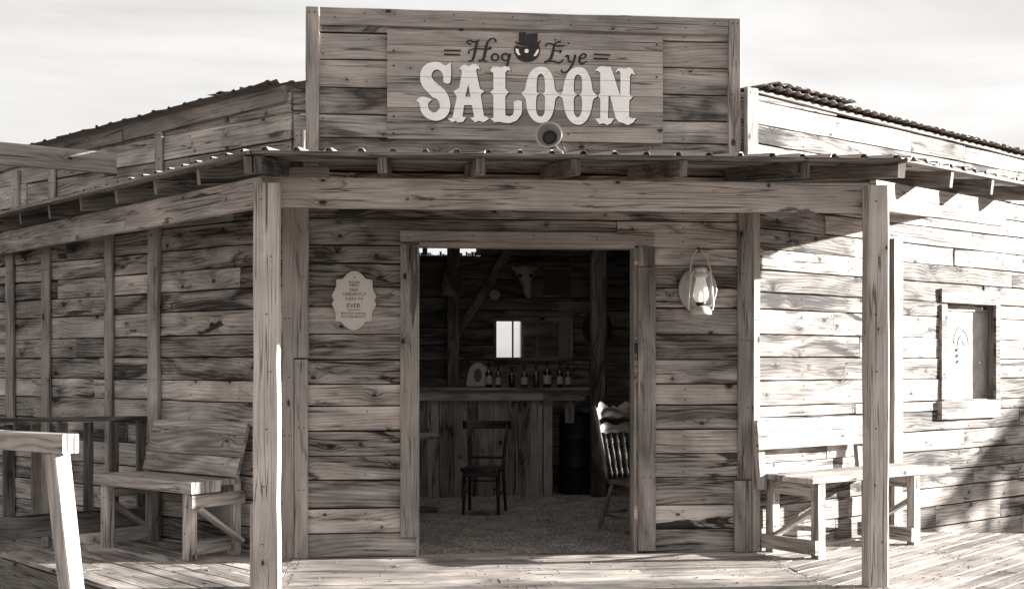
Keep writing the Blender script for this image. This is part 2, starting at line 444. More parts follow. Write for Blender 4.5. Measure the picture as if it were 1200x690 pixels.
def vboard(fr, px0, px1, py0, py1, o, T, name, mat, parent, wob=.002, z0=None, z1=None, **props):
    """vertical board nailed on a wall, given by where its edges stand"""
    s0, zt = fr.px((px0 + px1) / 2, py0, o); _, zb = fr.px((px0 + px1) / 2, py1, o)
    a = fr.px(px0, 428, o)[0]; b = fr.px(px1, 428, o)[0]
    if z0 is not None: zb = z0
    if z1 is not None: zt = z1
    mb = MB()
    mb.board(fr.at(a, zb, o), Z, zt - zb, fr.e, b - a, -fr.n, T, .004, wob)
    n = max(2, int((zt - zb) / .45))
    for i in range(n + 1):
        for q in (.3, .7):
            if random.random() < .6:
                mb.nail(fr.at(a + (b - a) * q, zb + .04 + (zt - zb - .08) * i / n, o + .0045), fr.n)
    return mb.build(name, [mat, M['nail']], parent, **props)

# ================================================================== THE SALOON
B = thing('saloon_building', 'weathered board saloon with a false front, an open doorway and a tin porch roof', 'building')

DX0, DZT = FA.px(491, 288)
DX1 = FA.px(743, 288)[0]
ZTOP = 3.02
# front wall
mb = MB()
plank_wall(mb, FA, XL + .02, XR - .02, 0.0, ZTOP, [(DX0, DX1, 0.0, DZT)], (.15, .22), (1.5, 4.0))
mb.build('front_wall', [M['siding'], M['nail'], M['felt']], B)

# door frame: header, two casings, two inner jambs
df = MB()
s0, zt = FA.px(469, 270, .03); s1, zb = FA.px(767, 286, .03)
df.board(FA.at(s0, zb, .028), FA.e, s1 - s0, Z, zt - zb, -FA.n, .026, .004, .002)
for q in (.03, .28, .52, .77, .97):
    df.nail(FA.at(s0 + (s1 - s0) * q, (zt + zb) / 2 + random.uniform(-.03, .03), .0325), FA.n)
dfo = df.build('door_frame', [M['trim'], M['nail']], B)
vboard(FA, 469, 490.5, 287, 629, .028, .026, 'door_casing', M['trim'], dfo)
vboard(FA, 748, 768.5, 313, 645, .028, .026, 'door_casing', M['trim'], dfo)
mb = MB(); a0, zz = FA.px(748.5, 288, .026); a1, z2 = FA.px(768, 312, .026)
mb.board(FA.at(a0, z2, .026), Z, zz - z2 - .004, FA.e, a1 - a0, -FA.n, .024, .004, .001)
mb.build('casing_block', [M['trim'], M['nail']], dfo)
for (sx, nm) in ((DX0, 0), (DX1, 1)):
    mb = MB()
    x0 = sx - .002 if nm else sx - .026
    mb.board(V((x0, -.004, 0.0)), Z, DZT, X, .028, Y, .16, .003, .0015)
    mb.build('door_jamb', [M['trim']], dfo)
mb = MB(); mb.board(V((DX0 + .004, -.002, DZT - .004)), X, DX1 - DX0 - .008, Y, .16, Z, .03, .003, .001)
mb.build('door_head', [M['trim']], dfo)

# corner boards
zend = FA.px(350, 655)[1]
vboard(FA, 343.5, 361.5, 250, 419, .030, .028, 'corner_board', M['trim'], B, z1=2.72)
vboard(FA, 345, 361, 421, 655, .034, .030, 'corner_board', M['trim'], B, z0=.005)
vboard(FA, 865, 881.5, 250, 561, .030, .028, 'corner_board', M['trim'], B, z1=2.72)
vboard(FA, 861, 881, 563, 645, .034, .030, 'corner_board', M['trim'], B, z0=.005)
vboard(LW, 330.5, 342.5, 250, 640, .026, .024, 'corner_board', M['trim'], B, z0=.005, z1=2.72)
vboard(RW, 883.5, 891, 250, 640, .028, .026, 'corner_board', M['trim'], B, z0=.005, z1=2.72)
# plate over the front wall under the rafters
mb = MB(); mb.board(FA.at(XL + .2, 2.735, .028), FA.e, XR - XL - .4, Z, .17, -FA.n, .024, .004, .002)
mb.build('top_plate', [M['siding'], M['nail']], B)

# false front
ff = MB()
fx0, fzt = FA.px(358, 9, .05); fx1, _ = FA.px(868, 22, .05)
FT = 4.13
plank_wall(ff, FA, fx0 + .1, fx1 - .06, 2.98, FT - .05, (), (.17, .215), (1.6, 3.6), o=.05, T=.025)
ffo = ff.build('false_front', [M['front'], M['nail'], M['felt']], B)
mb = MB(); ins = FA.px(375, 20, .07)[0]; ine = FA.px(853, 30, .07)[0]
mb.board(FA.at(ins, FT - .135, .088), FA.e, ine - ins, Z, .13, -FA.n, .024, .005, .003)
for i in range(14): mb.nail(FA.at(ins + (ine - ins) * (i + .5) / 14, FT - .07 + random.uniform(-.035, .035), .0925), FA.n)
mb.build('top_board', [M['trim'], M['nail']], ffo)
vboard(FA, 358, 373.5, 8, 178, .09, .14, 'end_board', M['trim'], ffo, z0=2.95)
vboard(FA, 854.5, 868, 22, 178, .09, .14, 'end_board', M['trim'], ffo, z0=2.95)
for s in (-1.3, -.4, .5, 1.3):
    mb = MB(); mb.board(V((s, .02, 3.05)), Z, .95, X, .09, Y, .09, .004); mb.build('stud', [M['rafter']], ffo)
for s in (-1.2, .1, 1.2):
    mb = MB(); mb.bar(V((s, .10, FT - .3)), V((s, 1.6, 3.75)), .09, .05); mb.build('back_brace', [M['rafter']], ffo)

# wing walls
LWs = -6.2; RWs = 5.6
ltop = lambda s: 3.56 + .035 * s
rtop = lambda s: 3.60 - .025 * s
wl = MB(); plank_wall(wl, LW, LWs, -.02, -.35, 3.62, (), (.16, .215), (2.4, 4.2), top=ltop)
wl.build('wing_wall', [M['siding'], M['nail'], M['felt']], B, label='shaded plank wall of the wing left of the doorway')
wr0, wrt = RW.px(1104, 346, .0); wr1, wrb = RW.px(1166, 470, 0)
wpx0 = RW.px(1110, 428)[0]; wpx1 = RW.px(1168, 428)[0]
wzt = RW.px(1140, 356)[1]; wzb = RW.px(1140, 468)[1]
wr = MB(); plank_wall(wr, RW, .02, RWs, -.35, 3.62, [(wpx0, wpx1, wzb, wzt)], (.15, .20), (.7, 2.2), top=rtop)
wr.build('wing_wall', [M['siding'], M['nail'], M['felt']], B, label='sunlit plank wall of the wing right of the doorway')

# battens
for (a, b, t, bt, o) in ((172.5, 184, 262, 520, .045), (122, 131, 270, 640, .03), (48, 57, 280, 425, .03), (6, 15, 290, 640, .03)):
    vboard(LW, a, b, t, bt, o, o - .004, 'batten', M['trim'], B, wob=.006, z1=2.86, z0=-.2)
vboard(LW, 50, 56, 380, 640, .022, .02, 'batten', M['trim'], B, z0=-.2, z1=LW.px(52, 380)[1] - 0.0)
vboard(RW, 1048, 1058.5, 280, 560, .05, .046, 'batten', M['trim'], B, wob=.005, z0=.02)
for (a, b, z1) in ((181, 189, 3.40), (56, 63, 3.30), (14, 21, 3.28), (345, 356, 3.2)):
    vboard(LW, a, b, 200, 230, .03, .026, 'batten', M['trim'], B, z0=2.92, z1=z1)
vboard(RW, 876, 889, 100, 180, .04, .036, 'corner_board', M['trim'], B, z0=2.9, z1=3.60)
vboard(RW, 1046, 1053, 150, 180, .05, .046, 'batten', M['trim'], B, z0=2.95, z1=3.28)
# rake boards under the wing roofs
mb = MB(); 
p = LW.at(LWs, ltop(LWs) - .12, .03); q = LW.at(-.05, ltop(-.05) - .12, .03)
for i in range(3):
    a = p.lerp(q, i / 3); b = p.lerp(q, (i + 1) / 3 - .002)
    mb.board(a, b - a, (b - a).length, Z, .125, -LW.n, .027, .004, .003)
mb.build('fascia_board', [M['trim'], M['nail']], B)
for (xa, xb, zt_) in ((XL + .005, fx0 + .05, 3.54), (fx1 - .05, XR - .005, 3.58)):
    mb = MB()
    for i in range(3):
        zc = 2.95 + (zt_ - 2.95) * i / 3; mb.board(V((xa, .015, zc + .003)), X, xb - xa, Z, (zt_ - 2.95) / 3 - .006, Y, .022, .003, .001)
    mb.build('return_boards', [M['siding'], M['nail']], B)
# window on the right wing
win = MB()
def rwrect(mbx, px0, px1, py0, py1, o, T, mat=0):
    a, zt = RW.px(px0, py0, o); b, zb = RW.px(px1, py1, o)
    zt2 = RW.px((px0 + px1) / 2, py0, o)[1]; zb2 = RW.px((px0 + px1) / 2, py1, o)[1]
    mbx.board(RW.at(a, zb2, o), RW.e, b - a, Z, zt2 - zb2, -RW.n, T, .004, .001, mi=mat)
fo = MB(); rwrect(fo, 1104, 1172, 340, 356, .03, .028)
wo = fo.build('window', [M['siding'], M['nail']], B)
fo = MB(); rwrect(fo, 1104, 1110.5, 357, 468, .03, .028); fo.build('window_frame', [M['siding']], wo)
fo = MB(); rwrect(fo, 1167.5, 1172.5, 357, 468, .03, .028); fo.build('window_frame', [M['siding']], wo)
fo = MB(); rwrect(fo, 1104, 1172.5, 469, 490, .05, .048); fo.build('window_sill', [M['siding']], wo)
fo = MB()
for s in (wpx0 - .02, wpx1 - .005): fo.board(RW.at(s, wzb - .02, -.02), Z, wzt - wzb + .04, RW.e, .025, -RW.n, .11, .003)
fo.board(RW.at(wpx0, wzt - .005, -.02), RW.e, wpx1 - wpx0, Z, .025, -RW.n, .11, .003)
fo.board(RW.at(wpx0, wzb - .02, -.02), RW.e, wpx1 - wpx0, Z, .025, -RW.n, .11, .003)
fo.build('window_reveal', [M['rafter']], wo)
fo = MB()
fo.board(RW.at(wpx0 + .006, wzt - .07, -.085), RW.e, wpx1 - wpx0 - .012, Z, .06, -RW.n, .03, .003)
for s in (wpx0 + .006, wpx1 - .04): fo.board(RW.at(s, wzb + .006, -.085), Z, wzt - wzb - .08, RW.e, .034, -RW.n, .03, .003)
fo.build('sash', [M['bench']], wo)
fo = MB(); fo.board(RW.at(wpx0 + .03, wzb + .006, -.098), RW.e, wpx1 - wpx0 - .06, Z, wzt - wzb - .075, -RW.n, .004, .0005)
pno = fo.build('pane', [M['dusty']], wo)
mo = MB(); cs = (wpx0 + wpx1) / 2 - .02; cz = wzb + .62 * (wzt - wzb)  # hazy reflected figure painted as flat grey strokes on the pane
for (rr, a0, a1, w_) in ((.15, 5, 175, .05), (.06, 0, 180, .07)):
    pts = [RW.at(cs + rr * math.cos(R(a)) * .85, cz - .05 + rr * math.sin(R(a)) * 1.1, -.0968) for a in range(a0, a1 + 1, 12)]
    mo.tube(pts, w_ * .5, 6)
for i in range(3):
    y0 = cz - .10 - i * .055
    mo.tube([RW.at(cs - .12 + .01 * i, y0, -.0968), RW.at(cs - .03, y0 + .03, -.0968), RW.at(cs + .12, y0 - .06, -.0968)], .015, 6)
mo.v = [q - RW.n * ((q - RW.at(0, 0, -.0968)).dot(RW.n) * .93) for q in mo.v]
mo.build('pane_reflection', [M['reflection']], pno)

# ---------------------------------------------------------------- roofs
def ribbed(mb, A0, B0, A1, B1, pitch=.2, rib=.022, wid=.05, nv=4, jit=.004, crinkle=.0):
    """ribbed tin sheet: eave A0-B0, upper edge A1-B1"""
    L = (B0 - A0).length
    cols = [0.]
    x = pitch * .4
    prof = [(0., 0.)]
    while x < L:
        for dx, h in ((-wid * .5, 0.), (-wid * .22, 1.), (wid * .22, 1.), (wid * .5, 0.)):
            if 0 < x + dx < L: prof.append((x + dx, h * rib))
        x += pitch
    prof.append((L, 0.))
    sd = mb.seed(); base = len(mb.v)
    n = len(prof)
    eavej = [random.uniform(-jit, jit) * 4 for _ in range(n)]
    for j in range(nv + 1):
        t = j / nv
        for i, (xx, h) in enumerate(prof):
            p = (A0.lerp(B0, xx / L)).lerp(A1.lerp(B1, xx / L), t)
            out = (A0.lerp(B0, xx / L) - A1.lerp(B1, xx / L)).normalized()
            if j == 0: p = p + out * eavej[i] + Z * random.uniform(-crinkle, crinkle)
            mb.v.append(p + Z * (h + random.uniform(-jit, jit) * .3)); mb.at.append(sd)
    for j in range(nv):
        for i in range(n - 1):
            a = base + j * n + i
            mb._face((a, a + 1, a + n + 1, a + n), [(0, 0)] * 4, 0)
def tin(mb, name, mat, parent, t=.004):
    o = mb.build(name, [mat], parent)
    md = o.modifiers.new('thickness', 'SOLIDIFY'); md.thickness = t; md.offset = 1
    return o

bl = V((-.671, .742, 0)); br = V((.672, .740, 0))
dl = (RGT * bl.x + FWD * bl.y).normalized(); dr = (RGT * br.x + FWD * br.y).normalized()
EZ = 2.79; SL = .13
E2 = V((-1.90, -1.584, EZ)); E3 = V((2.25, -1.80, EZ - .02))
E1 = E2 + dl * 6.0
E4 = E3 + dr * 2.80 + Z * .035 * 2.80
def wall_hit(fr, p, d):
    t = (fr.p0 - p).dot(fr.n) / d.dot(fr.n)
    return p + d * t
def perp(d):
    q = V((-d.y, d.x, 0)); return q
pl = V((dl.y, -dl.x, 0)); pr = V((-dr.y, dr.x, 0))      # from the eave towards the wall
H2 = V((XL, -.02, EZ + SL * 1.57)); H3 = V((XR, -.02, EZ - .02 + SL * 1.78))
def up_at(fr, p, d):
    h = wall_hit(fr, V((p.x, p.y, 0)), d); h = h + fr.n * .02
    return V((h.x, h.y, p.z + SL * (V((h.x, h.y, 0)) - V((p.x, p.y, 0))).length))
U1 = up_at(LW, E1, pl); _u = RW.px(1172, 428)[0]; U4 = RW.at(_u, EZ - .02 + .03 * 2.8 + SL * 1.3, .02)
mb = MB(); ribbed(mb, E2, E3, H2, H3); tin(mb, 'porch_roof', M['tin'], B)
mb = MB(); ribbed(mb, E1, E2, U1, H2); tin(mb, 'porch_roof', M['tin'], B)
mb = MB(); ribbed(mb, E3, E4, H3, U4); tin(mb, 'porch_roof', M['tin'], B)
# wing roofs
def lw_edge(s, o, dz=0): return LW.at(s, ltop(s) + .015 + dz, o)
mb = MB(); ribbed(mb, lw_edge(LWs, .14), lw_edge(-.02, .14), LW.at(LWs, ltop(LWs) + .16, -4.), V((XL, 3.2, 3.72)), .2, .010, .06, 5, .004, .004)
tin(mb, 'wing_roof', M['rust'], B, .004)
mb = MB(); ribbed(mb, lw_edge(-.8, .15, .018), V((fx0 + .02, -.10, 3.575)), LW.at(-.8, ltop(-.8) + .14, -2.), V((fx0 + .02, 2.0, 3.68)), .24, .012, .06, 4, .005, .006)
tin(mb, 'roof_patch', M['rust'], B, .004)
def rw_edge(s, o, dz=0): return RW.at(s, rtop(s) + .02 + dz, o)
mb = MB(); ribbed(mb, rw_edge(.02, .10), rw_edge(RWs, .10), V((XR, 3.2, 3.76)), RW.at(RWs, rtop(RWs) + .16, -4.), .115, .015, .085, 5, .003, .004)
tin(mb, 'wing_roof', M['rust'], B, .004)
mb = MB(); ribbed(mb, rw_edge(.1, .14, .022), rw_edge(1.15, .16, .03), RW.at(.1, 3.72, -2), RW.at(1.15, 3.7, -2), .115, .014, .085, 4, .004, .007)
tin(mb, 'roof_patch', M['rust'], B, .004)
mb = MB()
for (a, b) in ((RW.at(.02, rtop(0) - .03, .03), RW.at(RWs, rtop(RWs) - .03, .03)),):
    mb.board(a, b - a, (b - a).length, Z, .03, -RW.n, .05, .003, .003)
mb.build('fascia_board', [M['trim']], B)

# ---------------------------------------------------------------- porch frame
BZ0, BZ1 = 2.49, 2.69
PL = W(-1.592, 8.05); PR = W((1026 - 600) / FOC * 8.14, 8.14)
def post(p, w):
    mb = MB()
    mb.board(V((p.x - w / 2, p.y - w / 2, 0)), Z, 2.625, X, w, Y, w, .012, .004, 9)
    for i in range(7): mb.nail(V((p.x + random.uniform(-.05, .05), p.y - w / 2 - .0045, .3 + i * .37)), V((0, -1, 0)))
    return mb
po = post(PL, .165).build('porch_post', [M['post'], M['nail']], B)
mb = MB(); mb.board(V((PL.x - .105, PL.y - .06, 0)), Z, .55, X, .022, Y, .15, .003, .002); mb.build('post_cleat', [M['post']], po)
post(PR, .138).build('porch_post', [M['post'], M['nail']], B)
BY = PL.y + .165 / 2 + .004
fd = V((PR.x - PL.x, PR.y - PL.y, -.03)); fdn = fd.normalized()
mb = MB(); mb.board(V((PL.x, BY, BZ0)) - fdn * .03, fdn, fd.length + .02, Z, BZ1 - BZ0, V((-fdn.y, fdn.x, 0)), .05, .005, .002)
mb.build('porch_beam', [M['beam'], M['nail']], B)
def side_beam(a, d, L, rise):
    mb = MB(); ex = (d + Z * rise).normalized()
    n = V((d.y, -d.x, 0)); n = n if n.y < 0 else -n
    cuts = [0, L * .34, L]
    for c0, c1 in zip(cuts[:-1], cuts[1:]):
        mb.board(a + ex * (c0 + .002), ex, c1 - c0 - .004, Z, BZ1 - BZ0, -n, .05, .005, .002)
    return mb
side_beam(V((PL.x - .04, BY - .03, BZ0)), dl, 6.0, 0.).build('porch_beam', [M['beam'], M['nail']], B)
side_beam(V((PR.x + .03, PR.y + .06, BZ0 - .01)), dr, 2.27, .035).build('porch_beam', [M['beam'], M['nail']], B)
# rafters
def sheet_z(p, e, d_in): return None
def rafter(p_out, p_in, zo, zi, w=.042, h=.10, tilt=0):
    mb = MB(); a = V((p_out.x, p_out.y, zo - .026 - h / 2)); b = V((p_in.x, p_in.y, zi - .026 - h / 2))
    mb.bar(a, b, w, h, Z, .004, .001)
    mb.build('rafter', [M['rafter'], M['nail']], B)
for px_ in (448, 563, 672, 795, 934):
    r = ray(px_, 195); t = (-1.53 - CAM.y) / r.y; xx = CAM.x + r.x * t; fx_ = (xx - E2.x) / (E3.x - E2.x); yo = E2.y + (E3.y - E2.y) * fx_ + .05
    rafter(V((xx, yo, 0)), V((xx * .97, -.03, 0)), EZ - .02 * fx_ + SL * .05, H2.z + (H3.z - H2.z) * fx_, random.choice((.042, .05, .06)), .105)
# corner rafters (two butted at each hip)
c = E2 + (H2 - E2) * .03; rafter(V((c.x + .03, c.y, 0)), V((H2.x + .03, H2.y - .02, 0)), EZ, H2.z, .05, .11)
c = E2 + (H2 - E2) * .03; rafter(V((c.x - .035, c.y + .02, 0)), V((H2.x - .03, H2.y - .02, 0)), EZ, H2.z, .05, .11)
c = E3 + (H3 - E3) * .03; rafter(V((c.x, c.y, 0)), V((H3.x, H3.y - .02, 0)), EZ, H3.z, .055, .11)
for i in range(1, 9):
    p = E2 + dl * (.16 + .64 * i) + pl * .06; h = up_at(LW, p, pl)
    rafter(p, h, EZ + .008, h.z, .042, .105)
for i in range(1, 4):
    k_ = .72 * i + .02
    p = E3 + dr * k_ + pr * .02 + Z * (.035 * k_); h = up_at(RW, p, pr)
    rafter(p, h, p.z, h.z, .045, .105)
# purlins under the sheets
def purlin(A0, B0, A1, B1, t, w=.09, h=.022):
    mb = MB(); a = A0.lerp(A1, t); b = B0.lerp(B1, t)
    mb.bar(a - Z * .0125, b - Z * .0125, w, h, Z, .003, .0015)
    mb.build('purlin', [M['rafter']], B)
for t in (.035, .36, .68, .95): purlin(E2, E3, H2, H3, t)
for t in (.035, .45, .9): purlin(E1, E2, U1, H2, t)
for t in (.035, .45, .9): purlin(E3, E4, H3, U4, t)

# ---------------------------------------------------------------- interior shell
YB = 5.80
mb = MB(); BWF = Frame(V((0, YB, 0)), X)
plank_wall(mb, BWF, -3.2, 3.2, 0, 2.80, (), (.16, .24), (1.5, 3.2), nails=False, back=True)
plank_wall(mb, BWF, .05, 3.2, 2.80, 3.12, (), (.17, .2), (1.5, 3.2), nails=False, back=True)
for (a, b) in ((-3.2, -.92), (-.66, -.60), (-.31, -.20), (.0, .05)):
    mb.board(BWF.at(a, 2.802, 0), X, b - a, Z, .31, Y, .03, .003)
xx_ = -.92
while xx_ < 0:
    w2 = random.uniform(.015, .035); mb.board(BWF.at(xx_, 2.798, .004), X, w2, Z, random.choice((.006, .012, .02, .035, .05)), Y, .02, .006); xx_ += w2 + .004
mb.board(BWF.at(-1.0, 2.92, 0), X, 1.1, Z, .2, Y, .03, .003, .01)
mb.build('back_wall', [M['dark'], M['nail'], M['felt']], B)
def inner(a, b, z0, z1, nm):
    mb = MB(); d = b - a; mb.board(V((a.x, a.y, z0)), d, d.length, Z, z1 - z0, V((d.y, -d.x, 0)), .03, .003)
    mb.build(nm, [M['dark']], B)
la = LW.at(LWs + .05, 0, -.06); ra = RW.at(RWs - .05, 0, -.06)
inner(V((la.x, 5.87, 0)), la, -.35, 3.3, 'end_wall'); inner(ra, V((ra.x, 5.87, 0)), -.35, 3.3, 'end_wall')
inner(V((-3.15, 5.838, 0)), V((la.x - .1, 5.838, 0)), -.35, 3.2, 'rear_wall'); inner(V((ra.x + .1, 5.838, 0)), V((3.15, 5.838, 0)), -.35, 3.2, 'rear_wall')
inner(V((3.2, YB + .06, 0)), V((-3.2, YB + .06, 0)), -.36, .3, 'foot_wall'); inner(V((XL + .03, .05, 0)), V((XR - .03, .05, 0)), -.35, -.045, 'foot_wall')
q = [LW.at(LWs + .1, 3.13, -.06), V((XL + .05, .06, 3.13)), V((XR - .05, .06, 3.13)), RW.at(RWs - .1, 3.13, -.06), V((ra.x, 5.9, 3.13)), V((la.x, 5.9, 3.13))]
FILL0, FILL1 = (-1.3, 2.1), (1.6, 3.6)       # unseen ceiling opening, added to let daylight brighten the room
for piece in ([q[1], q[2], V((FILL1[0], FILL0[1], 3.13)), V((FILL0[0], FILL0[1], 3.13))], [q[2], q[3], q[4], V((FILL1[0], FILL1[1], 3.13)), V((FILL1[0], FILL0[1], 3.13))],
              [q[4], q[5], V((FILL0[0], FILL1[1], 3.13)), V((FILL1[0], FILL1[1], 3.13))], [q[5], q[0], q[1], V((FILL0[0], FILL0[1], 3.13)), V((FILL0[0], FILL1[1], 3.13))]):
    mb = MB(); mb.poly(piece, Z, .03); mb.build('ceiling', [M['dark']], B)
for (xa, xb, za) in ((XL + .12, DX0 - .03, 0), (DX1 + .03, XR - .12, 0), (DX0 - .02, DX1 + .02, DZT + .05)):
    mb = MB(); z_ = za
    while z_ < 3.05:
        mb.board(V((xa, .17, z_)), X, xb - xa, Z, min(.19, 3.1 - z_), Y, .02, .003, .002); z_ += .194
    mb.build('inner_lining', [M['bar']], B)
# inner posts and brace
def yplane(px, py, yv): 
    p = on_plane(px, py, V((0, yv, 0)), Y); return p
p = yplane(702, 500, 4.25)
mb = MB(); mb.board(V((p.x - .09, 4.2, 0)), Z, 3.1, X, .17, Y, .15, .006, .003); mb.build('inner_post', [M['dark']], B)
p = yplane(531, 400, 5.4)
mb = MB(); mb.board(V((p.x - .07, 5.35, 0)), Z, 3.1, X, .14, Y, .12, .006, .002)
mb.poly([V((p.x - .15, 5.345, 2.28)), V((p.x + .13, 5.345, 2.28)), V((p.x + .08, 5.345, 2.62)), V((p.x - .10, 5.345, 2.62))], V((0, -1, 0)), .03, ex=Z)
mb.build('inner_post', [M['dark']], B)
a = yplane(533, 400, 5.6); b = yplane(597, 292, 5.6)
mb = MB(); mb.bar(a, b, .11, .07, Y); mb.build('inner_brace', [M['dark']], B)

# ================================================================== SETTING
def structure(o): o['kind'] = 'structure'; return o
mb = MB(); g = 300
mb.poly([V((-g, -g, -.32)), V((g, -g, -.32)), V((g, g, -.32)), V((-g, g, -.32))], Z, .2)
structure(mb.build('ground', M['sand']))
# deck of three sections
def xline(p, d, q, e):
    """parameter along p+d*t of its meeting with the line q+e*s (plan)"""
    den = d.x * e.y - d.y * e.x
    return ((q.x - p.x) * e.y - (q.y - p.y) * e.x) / den
def strips(mb, o0, d, n, width, count, l0, l1):
    for i in range(count):
        a = o0 + n * (i * width); b = o0 + n * (i * width + width - random.uniform(.004, .009))
        ta0 = xline(a, d, *l0); tb0 = xline(b, d, *l0)
        ta1 = xline(a, d, *l1); tb1 = xline(b, d, *l1)
        L = ta1 - ta0
        if L < .05: continue
        dz = random.uniform(-.003, .002)
        cuts = [0.]
        while random.random() < .6 and L - cuts[-1] > 2.2: cuts.append(cuts[-1] + random.uniform(1.0, 2.2))
        cuts.append(L)
        for j, (c0, c1) in enumerate(zip(cuts[:-1], cuts[1:])):
            if c1 - c0 < .1: continue
            mb.board(a + d * (ta0 + c0 + .002) + Z * (dz - .036), d, c1 - c0 - .004, n, width - random.uniform(.004, .010), Z, .036, .005, .0025,
                     skew0=(tb0 - ta0) if j == 0 else 0, skew1=(tb1 - ta1) if j == len(cuts) - 2 else 0)
            for s in (.06, (c1 - c0) * .5, c1 - c0 - .06):
                for q in (.25, .75):
                    if random.random() < .7: mb.nail(a + d * (ta0 + c0 + s) + n * (width * q) + Z * (dz + .0045), Z)
dk = MB()
seamL = (V((XL, 0, 0)), V((0, 1, 0))); seamR = (V((XR + .03, 0, 0)), V((0, 1, 0)))
strips(dk, V((0, .12, 0)), X, V((0, -1, 0)), .145, 16, seamL, seamR)
structure(dk.build('porch_deck', [M['deck'], M['nail']]))
dk = MB()
c0 = W(-3.97, 9.6); ed = (W(-3.17, 8.71) - c0).normalized(); ni = V((-ed.y, ed.x, 0)); ni = ni if ni.y > 0 else -ni
rail0 = W(-3.97, 9.6); rail1 = W(-2.99, 10.49); rd = (rail1 - rail0).normalized()
strips(dk, c0, ed, ni, .145, 14, (rail0, rd), (V((XL - .004, 0, 0)), V((0, 1, 0))))
structure(dk.build('side_deck', [M['deck'], M['nail']]))
dk = MB()
re_ = dr; nr = V((-dr.y, dr.x, 0))
o0 = V((XR + .034, -3.7, 0))
endp = W(3.586, 10.80); ende = (W(4.44, 10.7) - endp).normalized()
strips(dk, o0 - re_ * 1.5 - nr * .0, re_, nr, .145, 44, (V((XR + .034, 0, 0)), V((0, 1, 0))), (endp, ende))
structure(dk.build('side_deck', [M['deck'], M['nail']]))
# fascia under the left deck edge and joists
mb = MB()
n_out = -ni
mb.board(c0 + n_out * .0 + Z * -.25 - ni * .002, ed, 4.2, Z, .205, ni, .035, .004, .003)
mb.board(rail0 + Z * -.25 + ed * .0, rd, 2.2, Z, .205, V((rd.y, -rd.x, 0)), .035, .004, .003)
structure(mb.build('deck_fascia', [M['rail']]))

mb = MB(); rb = random.Random(3)
for i in range(360):
    x_ = rb.uniform(-2.6, 4.6); y_ = rb.uniform(-2.4, -.05) if x_ < 1.8 else rb.uniform(-2.6, .3 + (x_ - 1.8) * .25)
    r_ = rb.choice((.0025, .003, .004, .005, .007)); a_ = rb.uniform(0, 6.28)
    d_ = V((math.cos(a_), math.sin(a_), 0))
    random.seed(i); mb.board(V((x_, y_, .002)), d_, r_ * rb.uniform(1.5, 5), V((-d_.y, d_.x, 0)), r_ * 1.6, Z, r_ * .9, r_ * .3)
random.seed(77)
o = mb.build('dry_litter', M['sand']); o['kind'] = 'stuff'
# gravel floor of the room
def gravel_floor():
    import numpy as np
    rng = np.random.default_rng(5)
    x0, x1, y0, y1 = -2.2, 3.1, .10, 5.8
    st = .022
    nx = int((x1 - x0) / st); ny = int((y1 - y0) / st)
    h = np.zeros((ny, nx))
    for (cells, amp) in ((10, .020), (40, .008)):
        gx = rng.random((cells + 2, cells + 2))
        yy = np.linspace(0, cells, ny); xx = np.linspace(0, cells, nx)
        yi = yy.astype(int); xi = xx.astype(int); fy = (yy - yi)[:, None]; fx = (xx - xi)[None, :]
        fy = fy * fy * (3 - 2 * fy); fx = fx * fx * (3 - 2 * fx)
        a = gx[yi][:, xi]; b = gx[yi][:, xi + 1]; c = gx[yi + 1][:, xi]; d = gx[yi + 1][:, xi + 1]
        h += amp * (a * (1 - fx) * (1 - fy) + b * fx * (1 - fy) + c * (1 - fx) * fy + d * fx * fy)
    h += rng.random((ny, nx)) ** 2 * .014
    mb = MB(); sd = mb.seed()
    for j in range(ny):
        for i in range(nx):
            mb.v.append(V((x0 + i * st + rng.random() * .01, y0 + j * st + rng.random() * .01, float(h[j, i]) - .038))); mb.at.append(sd)
    for j in range(ny - 1):
        for i in range(nx - 1):
            a = j * nx + i
            mb._face((a, a + 1, a + nx + 1, a + nx), [(0, 0)] * 4)
    return structure(mb.build('saloon_floor', M['gravel']))
gravel_floor()

# ================================================================== SIGN
SF = Frame(V((0, -.085, 0)), X)
sg = thing('saloon_sign', 'pale board sign with white western letters and a dark top-hatted face emblem', 'sign', SF.at(0, 3.2))
sx0, szt = SF.px(453.5, 34); sx1, _ = SF.px(777, 40); szb = SF.px(600, 165)[1]; szt = SF.px(600, 38)[1]
def build_at(mbx, name, mats, parent, **kw):
    loc = parent.location
    mbx.v = [p - loc for p in mbx.v]
    return mbx.build(name, mats, parent, **kw)
SGO = SF.p0.y
mb = MB()
nrow = 7; hh = (szt - szb) / nrow
for i in range(nrow):
    z = szb + hh * i
    cuts = [sx0, sx1] if i % 3 else [sx0, sx0 + random.uniform(.5, 1.5), sx1]
    for a, b in zip(cuts[:-1], cuts[1:]):
        mb.board(SF.at(a + .001, z + .001, 0), X, b - a - .002, Z, hh - .0025, Y, .03, .002, .0006)
        for s in (a + .05, b - .05):
            if random.random() < .5: mb.nail(SF.at(s, z + hh * random.uniform(.3, .7), .0045), SF.n, .008)
build_at(mb, 'sign_board', [M['signboard'], M['nail']], sg)

